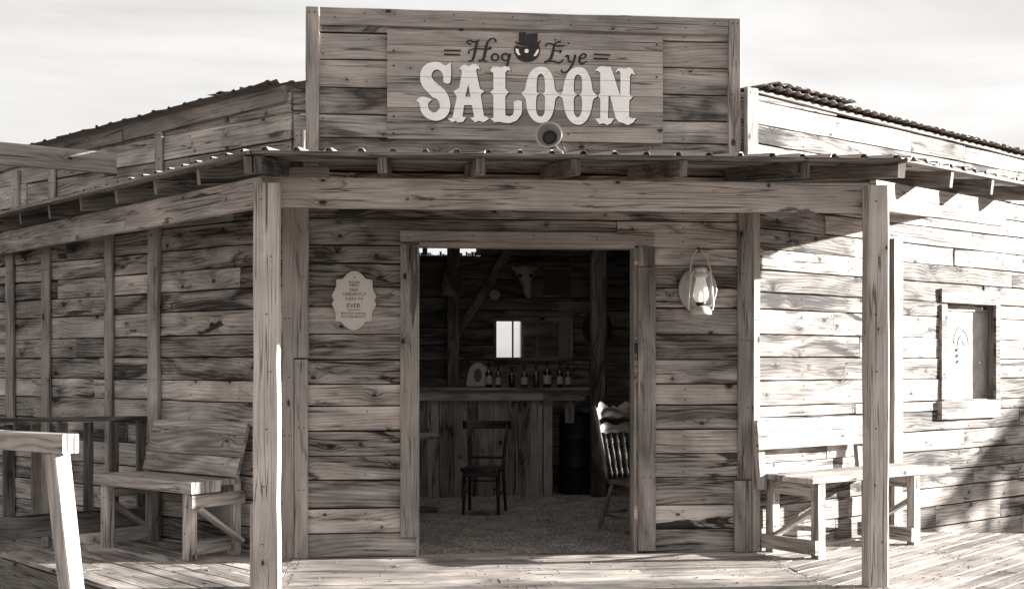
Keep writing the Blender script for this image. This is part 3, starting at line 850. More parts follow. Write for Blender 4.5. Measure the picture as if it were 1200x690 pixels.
def cm(points, n=5, closed=True):
    out = []; N = len(points)
    rng = range(N if closed else N - 1)
    for i in rng:
        p0 = points[(i - 1) % N] if closed or i > 0 else points[i]; p1 = points[i]; p2 = points[(i + 1) % N]
        p3 = points[(i + 2) % N] if closed or i < N - 2 else p2
        for q in range(n):
            t = q / n
            out.append(tuple(.5 * ((2 * p1[c]) + (-p0[c] + p2[c]) * t + (2 * p0[c] - 5 * p1[c] + 4 * p2[c] - p3[c]) * t * t + (-p0[c] + 3 * p1[c] - 3 * p2[c] + p3[c]) * t ** 3) for c in (0, 1)))
    if not closed: out.append(points[-1])
    return out
K = 7.67
def c1(pts, ox): return [(x / K + ox, y / K + 65) for x, y in pts]
S_ = c1([(230,60),(275,68),(312,92),(342,86),(370,78),(366,245),(306,245),(302,190),(285,150),(250,130),(215,143),(197,180),(212,222),(245,256),(285,288),(325,328),(352,378),(366,440),(358,500),(330,550),(285,580),(235,590),(180,578),(135,550),(105,510),(92,460),(86,428),(62,412),(85,385),(120,375),(165,384),(198,402),(176,424),(166,450),(178,492),(212,515),(248,505),(270,470),(264,424),(240,394),(205,378),(180,352),(140,312),(110,270),(95,220),(98,160),(120,110),(165,75)], 480)
A_ = c1([(460,104),(490,86),(530,102),(570,80),(605,85),(622,105),(634,132),(606,120),(598,142),(632,305),(670,325),(640,355),(645,400),(668,545),(700,560),(714,572),(665,605),(625,590),(590,605),(543,563),(580,558),(560,450),(490,450),(475,553),(508,560),(480,600),(435,605),(415,590),(385,605),(343,573),(385,562),(424,375),(392,326),(445,295),(470,150),(462,130),(440,132)], 480)
A_h = c1([(527,262),(500,375),(548,375)], 480)
L_ = c1([(33,142),(50,106),(90,102),(130,112),(165,100),(205,108),(218,142),(186,135),(170,160),(170,300),(200,335),(170,370),(170,540),(205,553),(238,535),(247,490),(244,420),(280,404),(318,415),(322,490),(310,540),(270,590),(205,613),(150,606),(110,598),(75,605),(35,570),(62,563),(62,365),(32,335),(62,308),(62,162)], 570)
O1 = c1([(490,105),(540,116),(580,160),(605,220),(618,315),(660,355),(622,390),(608,470),(588,540),(555,590),(505,610),(450,603),(400,560),(365,490),(350,392),(314,345),(345,312),(360,240),(385,170),(430,120)], 570)
O1h = c1([(488,168),(465,185),(453,230),(452,330),(472,350),(450,375),(445,460),(452,520),(470,548),(500,550),(520,520),(525,460),(525,375),(503,350),(525,325),(522,220),(510,182)], 570)
O2 = c1([(180,108),(230,125),(265,170),(290,240),(305,325),(346,368),(308,400),(290,490),(262,565),(215,615),(170,625),(115,605),(70,550),(45,470),(32,392),(0,365),(30,335),(45,250),(75,170),(120,122)], 655)
O2h = c1([(170,175),(148,190),(135,230),(135,325),(160,358),(135,385),(132,480),(140,535),(165,560),(190,540),(205,490),(205,385),(183,358),(205,330),(205,220),(195,187)], 655)
N_ = c1([(320,147),(350,112),(385,97),(430,106),(465,105),(482,150),(550,370),(552,162),(538,140),(508,160),(522,126),(545,112),(590,122),(630,110),(660,125),(687,182),(652,166),(638,190),(635,350),(645,368),(670,368),(632,412),(630,553),(655,568),(694,568),(665,605),(620,630),(575,610),(540,602),(510,570),(457,362),(445,372),(440,568),(494,568),(470,610),(435,628),(400,612),(365,620),(322,572),(370,568),(370,390),(348,365),(370,343),(370,162),(345,142)], 655)

def glyph(outer, hole, off, name, mat, parent, dxy=(0, 0), n=2, thick=.0016):
    """filled outline with an optional hole, as a thin raised paint layer"""
    def P(q): 
        s, z = SF.px(q[0] + dxy[0], q[1] + dxy[1]); return SF.at(s, z, off)
    cu = bpy.data.curves.new(name, 'CURVE'); cu.dimensions = '2D'; cu.fill_mode = 'BOTH'; cu.extrude = thick * .5
    for pts in [outer] + ([hole] if hole else []):
        pts = pts
        sp = cu.splines.new('POLY'); sp.points.add(len(pts) - 1); sp.use_cyclic_u = True
        for i, q in enumerate(pts):
            s, z = SF.px(q[0] + dxy[0], q[1] + dxy[1])
            sp.points[i].co = (s, z, 0, 1)
    ob = bpy.data.objects.new(name, cu); COL.objects.link(ob)
    ob.rotation_euler = (R(90), 0, 0)
    bpy.context.view_layer.update()
    me = bpy.data.meshes.new_from_object(ob.evaluated_get(bpy.context.evaluated_depsgraph_get()))
    bpy.data.objects.remove(ob); bpy.data.curves.remove(cu)
    me.transform(Matrix.Translation((0, SGO - off, 0)) @ Matrix.Rotation(R(90), 4, 'X'))
    me.transform(Matrix.Translation(-V(parent.location)))
    me.materials.clear(); me.materials.append(mat)
    for p_ in me.polygons: p_.material_index = 0
    o = bpy.data.objects.new(name, me); COL.objects.link(o); o.parent = parent
    return o
def soft(p): return cm(p, 3)
LETTER = letter_paint(szb - sg.location.z, hh)
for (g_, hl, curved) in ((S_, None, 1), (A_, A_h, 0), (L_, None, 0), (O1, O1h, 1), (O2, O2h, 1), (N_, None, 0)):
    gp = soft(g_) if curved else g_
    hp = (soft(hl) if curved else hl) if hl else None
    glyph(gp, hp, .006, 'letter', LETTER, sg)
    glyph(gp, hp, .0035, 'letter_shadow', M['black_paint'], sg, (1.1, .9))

def stroke(pts, wid, n=5):
    """brush stroke polygon from a centre line (pixels) and widths"""
    q = cm(pts, n, closed=False)
    m = len(q)
    left, right = [], []
    for i in range(m):
        a = q[max(i - 1, 0)]; b = q[min(i + 1, m - 1)]
        dx, dy = b[0] - a[0], b[1] - a[1]; l = math.hypot(dx, dy) or 1
        t = i / (m - 1) * (len(wid) - 1); k0 = int(min(t, len(wid) - 2)); w = wid[k0] + (wid[k0 + 1] - wid[k0]) * (t - k0)
        nx, ny = -dy / l * w * .5, dx / l * w * .5
        left.append((q[i][0] + nx, q[i][1] + ny)); right.append((q[i][0] - nx, q[i][1] - ny))
    return left + right[::-1]
def px_poly_mesh(mb, polys, off, lay=.0012):
    for q, pts in enumerate(polys):
        # strips as quads so crossings stay clean; each stroke a hair above the last
        m = len(pts) // 2
        oo = off + .00012 * q
        P = [SF.at(*SF.px(*p), oo) for p in pts]
        for i in range(m - 1):
            quad = [P[i], P[i + 1], P[2 * m - 2 - i], P[2 * m - 1 - i]]
            b = len(mb.v); sd = (0, 0, 0)
            for p in quad: mb.v.append(p); mb.at.append(sd)
            for p in quad: mb.v.append(p + Y * lay); mb.at.append(sd)
            mb._face((b, b + 1, b + 2, b + 3), [(0, 0)] * 4)
            mb._face((b + 7, b + 6, b + 5, b + 4), [(0, 0)] * 4)
def c4(pts): return [(x / 10.618 + 510, y / 10.618 + 30) for x, y in pts]
def c5(pts): return [(x / 8.889 + 590, y / 8.889 + 30) for x, y in pts]
def circ(cx, cy, rx, ry, n=12, rot=0): return [(cx + rx * math.cos(2 * math.pi * i / n + rot), cy + ry * math.sin(2 * math.pi * i / n + rot)) for i in range(n + 1)]
def script(name, strokes):
    mb = MB(); px_poly_mesh(mb, strokes, .0065)
    build_at(mb, name, M['black_paint'], sg)
T4 = [2.2, 2.2]
script('script_letter', [stroke(c4([(448,238),(408,228),(393,205),(430,190),(490,207),(556,185)]), [2.6,1.4,1.6,2.2,1.2]), stroke(c4([(525,195),(503,290),(478,400),(455,440),(405,450)]), [2.6,3.2,3.0,2.2,1.0]),
    stroke(c4([(425,352),(412,330),(440,305),(520,292),(640,300),(700,278)]), [3.4,1.4,1.4,1.6,1.6,3.2]), stroke(c4([(752,210),(742,175),(700,168),(660,200),(636,260),(612,380),(590,442)]), [3.0,1.6,1.6,2.4,3.2,3.2,2.6]),
    stroke(c4([(538,444),(590,438),(650,452)]), [2.8,2.0,1.6])])
script('script_letter', [stroke(c4(circ(745,400,42,42)), [2.2,1.6,2.6,2.0,2.2])])
script('script_letter', [stroke(c4(circ(872,398,42,42)), [2.2,1.6,2.6,2.0,2.2]), stroke(c4([(938,352),(915,420),(900,480),(868,552),(820,580),(775,565),(772,532),(802,538)]), [2.4,2.6,2.6,1.8,1.6,1.8])])
script('script_letter', [stroke(c5([(598,170),(545,185),(520,212)]), [2.6,1.6,2.0]), stroke(c5([(445,222),(440,200),(480,192),(560,216),(645,212)]), [2.0,1.4,1.8,2.2,1.2]), stroke(c5([(528,205),(508,300),(482,360),(430,388)]), [2.2,3.4,3.0,1.6]),
    stroke(c5([(520,262),(560,270),(600,265),(582,292)]), [1.4,1.4,2.4]), stroke(c5([(424,384),(500,374),(580,392),(628,352)]), [2.4,1.8,2.2,1.2])])
script('script_letter', [stroke(c5([(640,330),(672,320),(680,375),(715,378)]), [1.4,2.6,2.4,1.4]), stroke(c5([(748,308),(730,380),(692,450),(652,490),(606,486),(604,464)]), [2.6,2.6,2.2,1.8,1.8])])
script('script_letter', [stroke(c5([(788,352),(845,338),(858,312),(830,300),(796,330),(790,378),(822,402),(868,374)]), [1.2,1.8,2.2,1.6,2.6,2.6,2.0,1.0])])
script('double_dash', [stroke(c4([(108,315),(318,318)]), [2.1,2.1], 1), stroke(c4([(108,365),(312,370)]), [2.1,1.9], 1)])
script('double_dash', [stroke(c5([(936,302),(1112,312)]), [2.0,2.0], 1), stroke(c5([(936,346),(1092,352)]), [2.0,2.0], 1)])
face = c5([(122,212),(180,224),(245,228),(310,224),(368,212),(382,250),(375,300),(345,350),(300,375),(245,386),(190,375),(145,345),(115,295),(108,250)])
em = glyph(face, None, .006, 'face_emblem', M['black_paint'], sg)
for pts in ([(160,76),(232,72),(240,110),(226,150),(236,196),(160,196)], [(246,88),(356,86),(352,210),(246,210),(232,160),(244,120)]):
    glyph(c5(pts), None, .006, 'emblem_hat', M['black_paint'], sg)
script('emblem_brim', [stroke(c5([(124,170),(146,192),(200,203),(270,210),(330,206),(366,188),(382,156)]), [1.2,2.2,2.4,2.4,2.2,1.2])])
for pts in ([(126,246),(155,250),(162,288),(178,312),(150,312),(128,280)], [(366,246),(345,264),(322,306),(312,326),(342,318),(364,282)]):
    glyph(c5(pts), None, .0078, 'emblem_eye', M['white_paint'], sg)
glyph(c5(circ(240,270,22,22)[:-1]), None, .0078, 'emblem_snout', M['white_paint'], sg)

# ================================================================== SIGN FLOODLIGHT
p = on_plane(643, 158, V((0, -.62, 0)), Y)
lt = thing('sign_floodlight', 'round tin floodlight with a dark lens on the porch roof below the sign', 'lamp', (p.x, p.y, EZ + SL * .96))
ax = V((-.24, -.95, .14)).normalized()
def rel(mbx, par): mbx.v = [q - V(par.location) for q in mbx.v]; return mbx
mb = MB(); mb.lathe(p - ax * .10, ax, [(.02, .047), (.03, .054), (.05, .074), (.075, .088), (.092, .091), (.098, .097), (.106, .097), (.104, .088), (.086, .080), (.06, .066), (.032, .047)], 32, caps=False)
rel(mb, lt).build('reflector', M['lamp_metal'], lt)
mb = MB(); mb.lathe(p - ax * .20, ax, [(0, .030), (.012, .046), (.06, .054), (.12, .052), (.142, .050), (.148, .040), (.150, .012)], 22)
rel(mb, lt).build('lamp_socket', M['dark_metal'], lt)
mb = MB(); bs = V((p.x + .12, p.y + .10, EZ + SL * 1.06))
mb.tube([p - ax * .15, p - ax * .15 + V((.05, .0, -.06)), bs + V((-.01, 0, .07)), bs + Z * .02, bs], .010, 8)
mb.lathe(bs - Z * .002, Z, [(0, .05), (.012, .05), (.02, .02)], 16)
rel(mb, lt).build('bracket_arm', M['lamp_metal'], lt)
mb = MB(); mb.tube([p - ax * .19, p + V((.10, .16, .0)), p + V((.16, .2, -.10)), p + V((.10, .28, -.17)), p + V((.3, .4, -.16))], .005, 6); rel(mb, lt).build('cable', M['dark_metal'], lt)

# ================================================================== PLAQUE
PF = Frame(V((0, -.034, 0)), X)
def c6(pts): return [(x / 9.2 + 385, y / 9.2 + 315) for x, y in pts]
out6 = c6([(275,25),(330,38),(372,76),(402,108),(470,122),(474,190),(490,250),(518,300),(494,338),(515,385),(485,430),(465,500),(460,560),(402,568),(360,615),(315,648),(270,656),(210,640),(165,605),(130,566),(78,562),(78,490),(60,430),(35,375),(56,335),(35,290),(65,230),(86,170),(85,115),(150,110),(180,75),(225,38)])
ctr = PF.px(415, 352)
pq = thing('wall_plaque', 'cream scalloped plaque with small lettering on the wall left of the doorway', 'plaque', PF.at(ctr[0], ctr[1] - .24))
mb = MB(); mb.poly([PF.at(*PF.px(*q), 0) for q in cm(out6, 2)], V((0, -1, 0)), .016)
rel(mb, pq).build('plaque_board', M['plaque'], pq)
mb = MB(); cx6 = sum(q[0] for q in out6) / len(out6); cy6 = sum(q[1] for q in out6) / len(out6)
ins6 = [(cx6 + (q[0] - cx6) * .90, cy6 + (q[1] - cy6) * .92) for q in out6]
lp = [PF.at(*PF.px(*q), .0005) for q in ins6]; lp.append(lp[0])
mb.tube(lp, .0016, 5); rel(mb, pq).build('plaque_border', M['lantern'], pq)
def text(body, px, py, wpx, hpx, fr, off, mat, parent, name, sy=1.0):
    cu = bpy.data.curves.new(name, 'FONT'); cu.body = body; cu.align_x = 'CENTER'; cu.align_y = 'CENTER'; cu.extrude = .0006; cu.resolution_u = 2
    ob = bpy.data.objects.new(name, cu); COL.objects.link(ob); bpy.context.view_layer.update()
    me = bpy.data.meshes.new_from_object(ob.evaluated_get(bpy.context.evaluated_depsgraph_get()))
    bpy.data.objects.remove(ob); bpy.data.curves.remove(cu)
    xs = [v.co.x for v in me.vertices]; ys = [v.co.y for v in me.vertices]
    s0, z0 = fr.px(px, py, off); dx = fr.px(px + wpx / 2, py, off)[0] - fr.px(px - wpx / 2, py, off)[0]; dz = fr.px(px, py - hpx / 2, off)[1] - fr.px(px, py + hpx / 2, off)[1]
    wx, wy = max(xs) - min(xs), max(ys) - min(ys)
    cxx, cyy = (max(xs) + min(xs)) / 2, (max(ys) + min(ys)) / 2
    base = fr.at(s0, z0, off)
    me.transform(Matrix.Translation(base - V(parent.location)) @ Matrix.Rotation(R(90), 4, 'X') @ Matrix.Diagonal((dx / wx, dz / wy, 1, 1)) @ Matrix.Translation((-cxx, -cyy, 0)))
    me.materials.clear(); me.materials.append(mat)
    for p_ in me.polygons: p_.material_index = 0
    o = bpy.data.objects.new(name, me); COL.objects.link(o); o.parent = parent
    return o
for (b_, x_, y_, w_, h_) in (("KISSIN", 278, 145, 112, 26), ("MEN", 278, 178, 95, 30), ("FREE", 275, 226, 90, 34), ("CREDENTLY", 277, 273, 252, 32), ("DJSI N", 275, 326, 182, 38),
                             ("EVER", 272, 397, 145, 48), ("COMPANION", 272, 443, 140, 14), ("BEAUTIFUL MAIDENS", 270, 478, 270, 22), ("FEATURE BEAUTY", 270, 515, 265, 26)):
    text(b_, x_ / 9.2 + 385, y_ / 9.2 + 315, w_ / 9.2, h_ / 9.2, PF, .0008, M['ink'], pq, 'plaque_lettering')
mb = MB(); a = PF.px(280 / 9.2 + 385, 92 / 9.2 + 315)
mb.lathe(PF.at(a[0], a[1], .0008), V((0, -1, 0)), [(0, .006), (.0006, .006)], 12); rel(mb, pq).build('plaque_mark', M['ink'], pq)

# ================================================================== LANTERN
LX, LZ = FA.px(822, 369, .15)
ln = thing('hurricane_lantern', 'pale metal hurricane lantern with an oval back plate hanging right of the doorway', 'lantern', (LX, -.13, LZ))
def L3(px, py, y=0.): 
    s, z = FA.px(px, py, .13); return V((s - LX, y, z - LZ))
mb = MB()
mb.lathe(V((0, 0, 0)), Z, [(0, .070), (.006, .083), (.022, .083), (.035, .074), (.055, .068), (.065, .05), (.07, .035)], 24)
mb.build('fuel_tank', M['lantern'], ln)
mb = MB(); mb.lathe(V((0, 0, .07)), Z, [(0, .035), (.012, .034), (.024, .045), (.028, .03)], 20)
mb.tube([V((.03, -.01, .085)), V((.07, -.015, .088)), V((.085, -.015, .088))], .004, 6); mb.build('burner', M['dark_metal'], ln)
mb = MB(); mb.lathe(V((0, 0, .098)), Z, [(0, .036), (.03, .056), (.06, .062), (.10, .054), (.15, .042), (.185, .036)], 24)
mb.build('globe', M['globe'], ln)
mb = MB(); mb.lathe(V((0, 0, .105)), Z, [(0, .004), (.02, .012), (.05, .009), (.075, .002)], 10); mb.build('flame', M['flame'], ln)
mb = MB(); mb.lathe(V((0, 0, .283)), Z, [(0, .040), (.01, .055), (.03, .052), (.04, .044), (.06, .044), (.066, .05), (.08, .03), (.09, .018)], 20); mb.build('chimney', M['lantern'], ln)
for sx in (-1, 1):
    mb = MB(); mb.tube([V((sx * .062, 0, .03)), V((sx * .092, 0, .045)), V((sx * .098, 0, .09)), V((sx * .088, 0, .2)), V((sx * .078, 0, .29)), V((sx * .06, 0, .325)), V((sx * .04, 0, .335))], .0085, 8)
    mb.build('side_tube', M['lantern'], ln)
mb = MB(); mb.tube([V((-.082 + 0, .0, .27)), V((-.078, .01, .36)), V((-.06, .02, .45)), V((-.02, .05, .5)), V((.02, .05, .498)), V((.055, .02, .44)), V((.078, .01, .35)), V((.085, 0, .26))], .006, 7)
mb.build('bail_handle', M['lantern'], ln)
mb = MB(); mb.lathe(V((0, .102, .20)), V((0, -1, 0)), [(0, .17), (.004, .178), (.012, .176), (.014, .165), (.010, .12), (.007, .02)], 32, sx=.86, ref=X)
mb.build('reflector_plate', M['lamp_metal'], ln)
mb = MB(); mb.tube([V((0, .125, .52)), V((0, .06, .52)), V((0, .045, .5)), V((0, .048, .485))], .005, 6); mb.build('hook', M['dark_metal'], ln)

# ================================================================== BENCHES
def bench(name, label, loc, rz, L, seat_x0, seat_x1, D, H, front_h, rear_h, back, brace_from=1.0, rails_out=True, pitch=14, planks=2):
    t = thing(name, label, 'bench', loc, rz)
    m = [M['bench'], M['nail']]
    lg = .085
    zs = H - rear_h
    # seat: front plank and rear plank
    mb = MB(); mb.board(V((seat_x0, -.03, H - front_h)), X, seat_x1 - seat_x0, Y, D * .55, Z, front_h, .006, .003)
    for s in (.05, .5, .95): mb.nail(V((seat_x0 + (seat_x1 - seat_x0) * s, .05, H + .0045)), Z)
    mb.build('seat_plank', m, t)
    mb = MB(); mb.board(V((seat_x0 + .06, -.02 + D * .55, H - rear_h)), X, seat_x1 - seat_x0 - .10, Y, D * .42, Z, rear_h, .006, .003)
    mb.build('seat_plank', m, t)
    for x in (0., L - lg):
        for y in (0., D - lg):
            mb = MB(); hz = (H - front_h - .001) if y < .01 else H - rear_h - .001
            mb.board(V((x, y, 0)), Z, hz, X, lg, Y, lg * .85, .004, .0015)
            mb.nail(V((x + .03, y - .0045, .2)), V((0, -1, 0))); mb.nail(V((x + .05, y - .0045, .4)), V((0, -1, 0)))
            mb.build('leg', m, t)
        xo = x + lg + .002 if x > .1 and rails_out else (x - .034 if x < .1 and rails_out else x + .02)
        mb = MB(); mb.board(V((xo, .0 if x < .1 else .0, H - front_h - .11)), Y, D, Z, .095, X, .032, .004, .001)
        mb.build('end_rail', m, t)
        mb = MB(); mb.board(V((x + .02, lg * .86, .03)), Y, D - lg * 1.8, Z, .11, X, .035, .004, .001)
        if not rails_out: mb = MB(); mb.board(V((x - .034, 0, .03)), Y, D, Z, .11, X, .032, .004, .001)
        mb.build('end_rail', m, t)
        xb = xo if rails_out else x + .03
        mb = MB(); mb.bar(V((xb + .016, .06, (H - front_h - .11) * brace_from)), V((xb + .016, D - .03, .10)), .032 if rails_out else .03, .085, X)
        mb.build('diagonal_brace', m, t)
    # back supports and back boards
    bx0, bx1, bz0, bz1 = back
    tn = math.tan(R(pitch))
    for x in (bx0 + .10, bx1 - .18):
        mb = MB(); a = V((x, D - .05, H - .12)); b = V((x, D - .05 + tn * (bz1 - H + .12), bz1 - .03))
        mb.bar(a, b, .045, .075, X); mb.build('back_support', m, t)
    ey = V((0, math.sin(R(pitch)), math.cos(R(pitch)))); ez = ey.cross(X) * -1
    hh = (bz1 - bz0) / math.cos(R(pitch))
    parts = [(0, hh * .36), (hh * .36, hh)] if planks == 2 else [(0, hh)]
    mb = MB()
    for (a, b) in parts:
        mb.board(V((bx0, D - .055 + tn * (bz0 - H), bz0)) - V((0, .04, 0)) + ey * a, X, bx1 - bx0, ey, b - a - .003, V((0, -math.cos(R(pitch)), math.sin(R(pitch)))), .03, .005, .002)
        for s in (.10, .16, .84, .9):
            mb.nail(V((bx0 + (bx1 - bx0) * s, D - .055 + tn * (bz0 - H), bz0)) - V((0, .04, 0)) + ey * (a + (b - a) * .6) + V((0, -math.cos(R(pitch)), math.sin(R(pitch)))) * .0345, V((0, -math.cos(R(pitch)), math.sin(R(pitch)))))
    mb.build('backrest', m, t)
    return t
# left bench, along the left wing wall
al = math.atan2(LW.e.y, LW.e.x); ar = math.atan2(RW.e.y, RW.e.x)
def gpt(px, py, z=0.):
    r = ray(px, py); t = (z - 1.45) / r.z; p = CAM + r * t; return V((p.x, p.y, z))
fr_l = gpt(222, 657); fl_l = gpt(121, 642)
Lb = 1.13
base_l = fr_l - LW.e * Lb
bench('timber_bench', 'heavy timber bench with a wide tilted backrest beside the porch railing', base_l, al, Lb, -.05, Lb + .06, .50, .585, .085, .045, (.02, 1.20, .59, 1.0), 1.0, True, 16, 2)
fl_r = gpt(959, 655)
bench('sunlit_bench', 'sunlit plank bench with an overhanging seat right of the doorway', fl_r, ar - R(1.5), 1.28, -.10, 1.66, .53, .61, .042, .042, (-.18, 1.32, .80, 1.03), .8, False, 5, 1)

# ================================================================== RAILING
rr = thing('porch_railing', 'dark wooden railing with upright balusters closing the left end of the porch', 'railing', (rail1.x, rail1.y, 0))
rn = V((rd.y, -rd.x, 0))
far = rail0 - rd * .35
def rl(mbx, name, mat): return rel(mbx, rr).build(name, mat, rr)
mb = MB(); a = rail1 + rd * .02; mb.bar(V((a.x, a.y, 1.005)), V((far.x, far.y, 1.03)), .075, .036, Z, .004, .002); rl(mb, 'top_rail', M['rail'])
mb = MB(); mb.bar(V((a.x, a.y, .17)) + rn * .0, V((far.x, far.y, .19)), .04, .18, Z, .004, .002); rl(mb, 'bottom_rail', M['rail'])
for px_ in (11.5, 44.5, 75.5, 106, 136, 167.5):
    r = ray(px_, 540); nn = V((-rd.y, rd.x, 0)); t = (rail0 - CAM).dot(nn) / r.dot(nn); p = CAM + r * t; p.z = 0
    mb = MB(); mb.board(p - rd * .035 - rn * .062 + Z * .09, Z, .895, rd, .072, rn, .04, .003, .0015)
    rl(mb, 'baluster', M['rail'])
mb = MB(); mb.board(rail1 - rd * .05 - rn * .06, Z, .985, rd, .05, rn, .05, .003); rl(mb, 'newel', M['rail'])

# ================================================================== HITCHING RAIL
HP = W((83 - 600) / FOC * 7.2, 7.2)
hd = (RGT * -math.cos(R(36)) + FWD * math.sin(R(36)))          # from its end away to the left
hl = thing('hitching_rail', 'pale square hitching rail on a leaning post in front of the porch', 'hitching rail', (HP.x, HP.y, -.32))
hz = 1.45 - (520 - 428) / FOC * 7.2
mb = MB(); a = V((HP.x, HP.y, hz)) - hd * .0; b = a + hd * 2.6; mb.bar(a, b, .105, .112, Z, .006, .003)
rel(mb, hl).build('rail', [M['hitch'], M['nail']], hl)
for k_, lean in ((.14, 1), (2.35, -1)):
    top = V((HP.x, HP.y, hz - .06)) + hd * k_
    side = V((hd.y, -hd.x, 0)); side = side if side.y < 0 else -side
    for sgn in ((1,) if lean > 0 else (1, -1)):
        bot = top - hd * (.19 * lean) + V((0, 0, -hz + .06 - .32)) + side * (.10 * sgn if lean < 0 else -.03)
        mb = MB(); ex = (bot - top)
        mb.bar(top + ex.normalized() * .002, bot, .105, .115, hd, .006, .003); rel(mb, hl).build('post', [M['hitch'], M['nail']], hl)

# ================================================================== OVERHEAD TIMBER at the left
oe = on_plane(135, 192, W(0, 9.75), FWD)
of = W(-.4138 * 9.2, 9.2); 
zt0 = 1.45 + (428 - 180) / FOC * 9.2
ob_ = thing('overhead_beam', 'heavy weathered timber beam jutting over the porch roof at the left', 'beam', (0, 0, 0))
mb = MB(); a = V((oe.x, oe.y, oe.z)); b = V((of.x, of.y, zt0)); d = (b - a)
b2 = a + d * 2.2
mb.bar(a, b2, .06, .165, Z, .006, .003)
ob_.location = (b2.x, b2.y, -.32); rel(mb, ob_).build('timber', [M['trim'], M['nail']], ob_)
mb = MB(); mb.board(V((b2.x - .07, b2.y - .07, -.32)), Z, b2.z + .32 - .085, X, .14, Y, .14, .006); rel(mb, ob_).build('support_post', [M['post']], ob_)
mb = MB(); q = wall_hit(LW, V((a.x, a.y, 0)), V((0, 1, 0))); mb.bar(V((a.x - .20, a.y + .034, a.z + .045)), V((q.x - .20, q.y - .005, a.z + .045)), .09, .06, Z, .004); rel(mb, ob_).build('tie_block', [M['trim']], ob_)

# ================================================================== INTERIOR THINGS
BARY = 4.42
def yp(px, py, y): return on_plane(px, py, V((0, y, 0)), Y)
bx0 = yp(470, 500, BARY).x; bx1 = yp(636, 500, BARY).x; bx2 = yp(648, 500, BARY).x; bx3 = yp(692, 500, BARY).x
bar = thing('bar_counter', 'rough vertical board bar counter with a plank top across the room', 'bar counter', (bx0, BARY, -.02))
BT = 1.20
mb = MB(); x = bx0
while x < bx1 - .03:
    w_ = min(random.uniform(.11, .19), bx1 - x)
    mb.board(V((x + .002, BARY + random.uniform(-.003, .003), -.02)), Z, BT - .06, X, w_ - .005, Y, .022, .003, .0015); x += w_
mb.board(V((bx1 + .012, BARY + .02, -.02)), Z, BT - .06, X, bx2 - bx1 - .015, Y, .022, .003, .0015)
rel(mb, bar).build('front_panel', M['bar'], bar)
mb = MB(); mb.board(V((bx0, BARY - .06, BT - .035)), X, bx3 - bx0 + .05, Y, .56, Z, .035, .005, .002)
rel(mb, bar).build('bar_top', M['bar'], bar)
mb = MB(); mb.board(V((bx0, BARY - .034, BT - .145)), X, bx1 - bx0, Z, .105, Y, .03, .004, .0015)
mb.board(V((bx1 + .003, BARY - .030, BT - .145)), X, bx3 - bx1 - .07, Z, .105, Y, .026, .004, .0015); rel(mb, bar).build('apron', M['bar'], bar)
lx = yp(668, 480, BARY).x
mb = MB(); mb.board(V((lx - .055, BARY - .003, .80)), Z, .26, X, .11, Y, .05, .004, .001); rel(mb, bar).build('drop_leg', M['dark'], bar)
hk = yp(604, 476, BARY - .01)
mb = MB(); mb.tube([hk + V((-.05, 0, -.0)), hk + V((-.02, -.02, .05)), hk + V((.03, -.025, .045)), hk + V((.055, -.02, -.03)), hk + V((.05, -.01, -.06))], .007, 6); rel(mb, bar).build('hook', M['dark_metal'], bar)
# black drum beside the bar
dp = yp(676, 560, BARY + .28)
mb = MB(); mb.lathe(V((dp.x, BARY + .30, -.02)), Z, [(0, .20), (.02, .205), (.30, .205), (.31, .212), (.33, .205), (.62, .205), (.63, .212), (.65, .205), (.88, .20), (.92, .17), (.93, .05)], 28)
tag(recenter(mb.build('drum', M['drum']), (dp.x, BARY + .30, -.02)), 'black round-topped drum in the shadow under the end of the bar', 'drum')

# things on the bar
def bottle(name, label, px, mat, hgt, rad, neck, lab):
    p = yp(px, 452, BARY + .14)
    t = thing(name, label, 'bottle', (p.x, BARY + .14 + random.uniform(-.03, .03), BT), random.uniform(0, .3), 'bottles along the bar top')
    mb = MB(); h = hgt
    mb.lathe(V((0, 0, 0)), Z, [(0, rad * .9), (.006, rad), (h * .58, rad), (h * .66, rad * .9), (h * .74, neck * 1.2), (h * .80, neck), (h * .97, neck), (h * .975, neck * 1.25), (h, neck * 1.2)], 18)
    mb.build('glass', mat, t)
    if lab:
        mb = MB(); mb.lathe(V((0, 0, h * .14)), Z, [(0, rad + .0012), (h * .34, rad + .0012)], 18, caps=False)
        mb.build('paper_label', M['paper'], t)
    mb = MB(); mb.lathe(V((0, 0, h * .985)), Z, [(0, neck * .9), (.022, neck * .95), (.026, neck * .6)], 12); mb.build('stopper', M['dark_metal'], t)
for (px, mat, h, r_, nk, lab, txt) in ((573, 'bottle_dark', .27, .042, .014, 1, 'stout dark bottle with a paper band, touching the arched picture stand'),
        (583.5, 'bottle_pale', .235, .032, .013, 1, 'slim pale bottle second from the picture stand'),
        (599.5, 'bottle_dark', .22, .036, .012, 0, 'dark bottle standing apart without a label, third from the picture stand'),
        (614.5, 'bottle_pale', .24, .040, .013, 1, 'wide pale bottle with a bright tall label, fourth from the picture stand'),
        (628.5, 'bottle_pale', .235, .036, .015, 0, 'clear bottle without a label in the middle of the right group'),
        (641, 'bottle_dark', .285, .044, .015, 1, 'tallest dark bottle with a large pale label'),
        (656.5, 'bottle_dark', .26, .036, .013, 1, 'dark bottle with a narrow label, second from the right end of the bar'),
        (666, 'bottle_pale', .24, .036, .013, 1, 'pale bottle nearest the inner post, last on the bar')):
    bottle('bottle', txt, px, M[mat], h, r_, nk, lab)
p0 = yp(559, 447, BARY + .16)
pk = thing('picture_stand', 'arched pale picture stand with a dark oval image on the bar top', 'picture stand', (p0.x, BARY + .16, BT))
sc_ = 14.1 / FOC
arch = [(-11, 0), (9, 0), (10, 9), (13, 16), (11, 22), (5, 27), (-2, 27), (-8, 21), (-11, 11)]
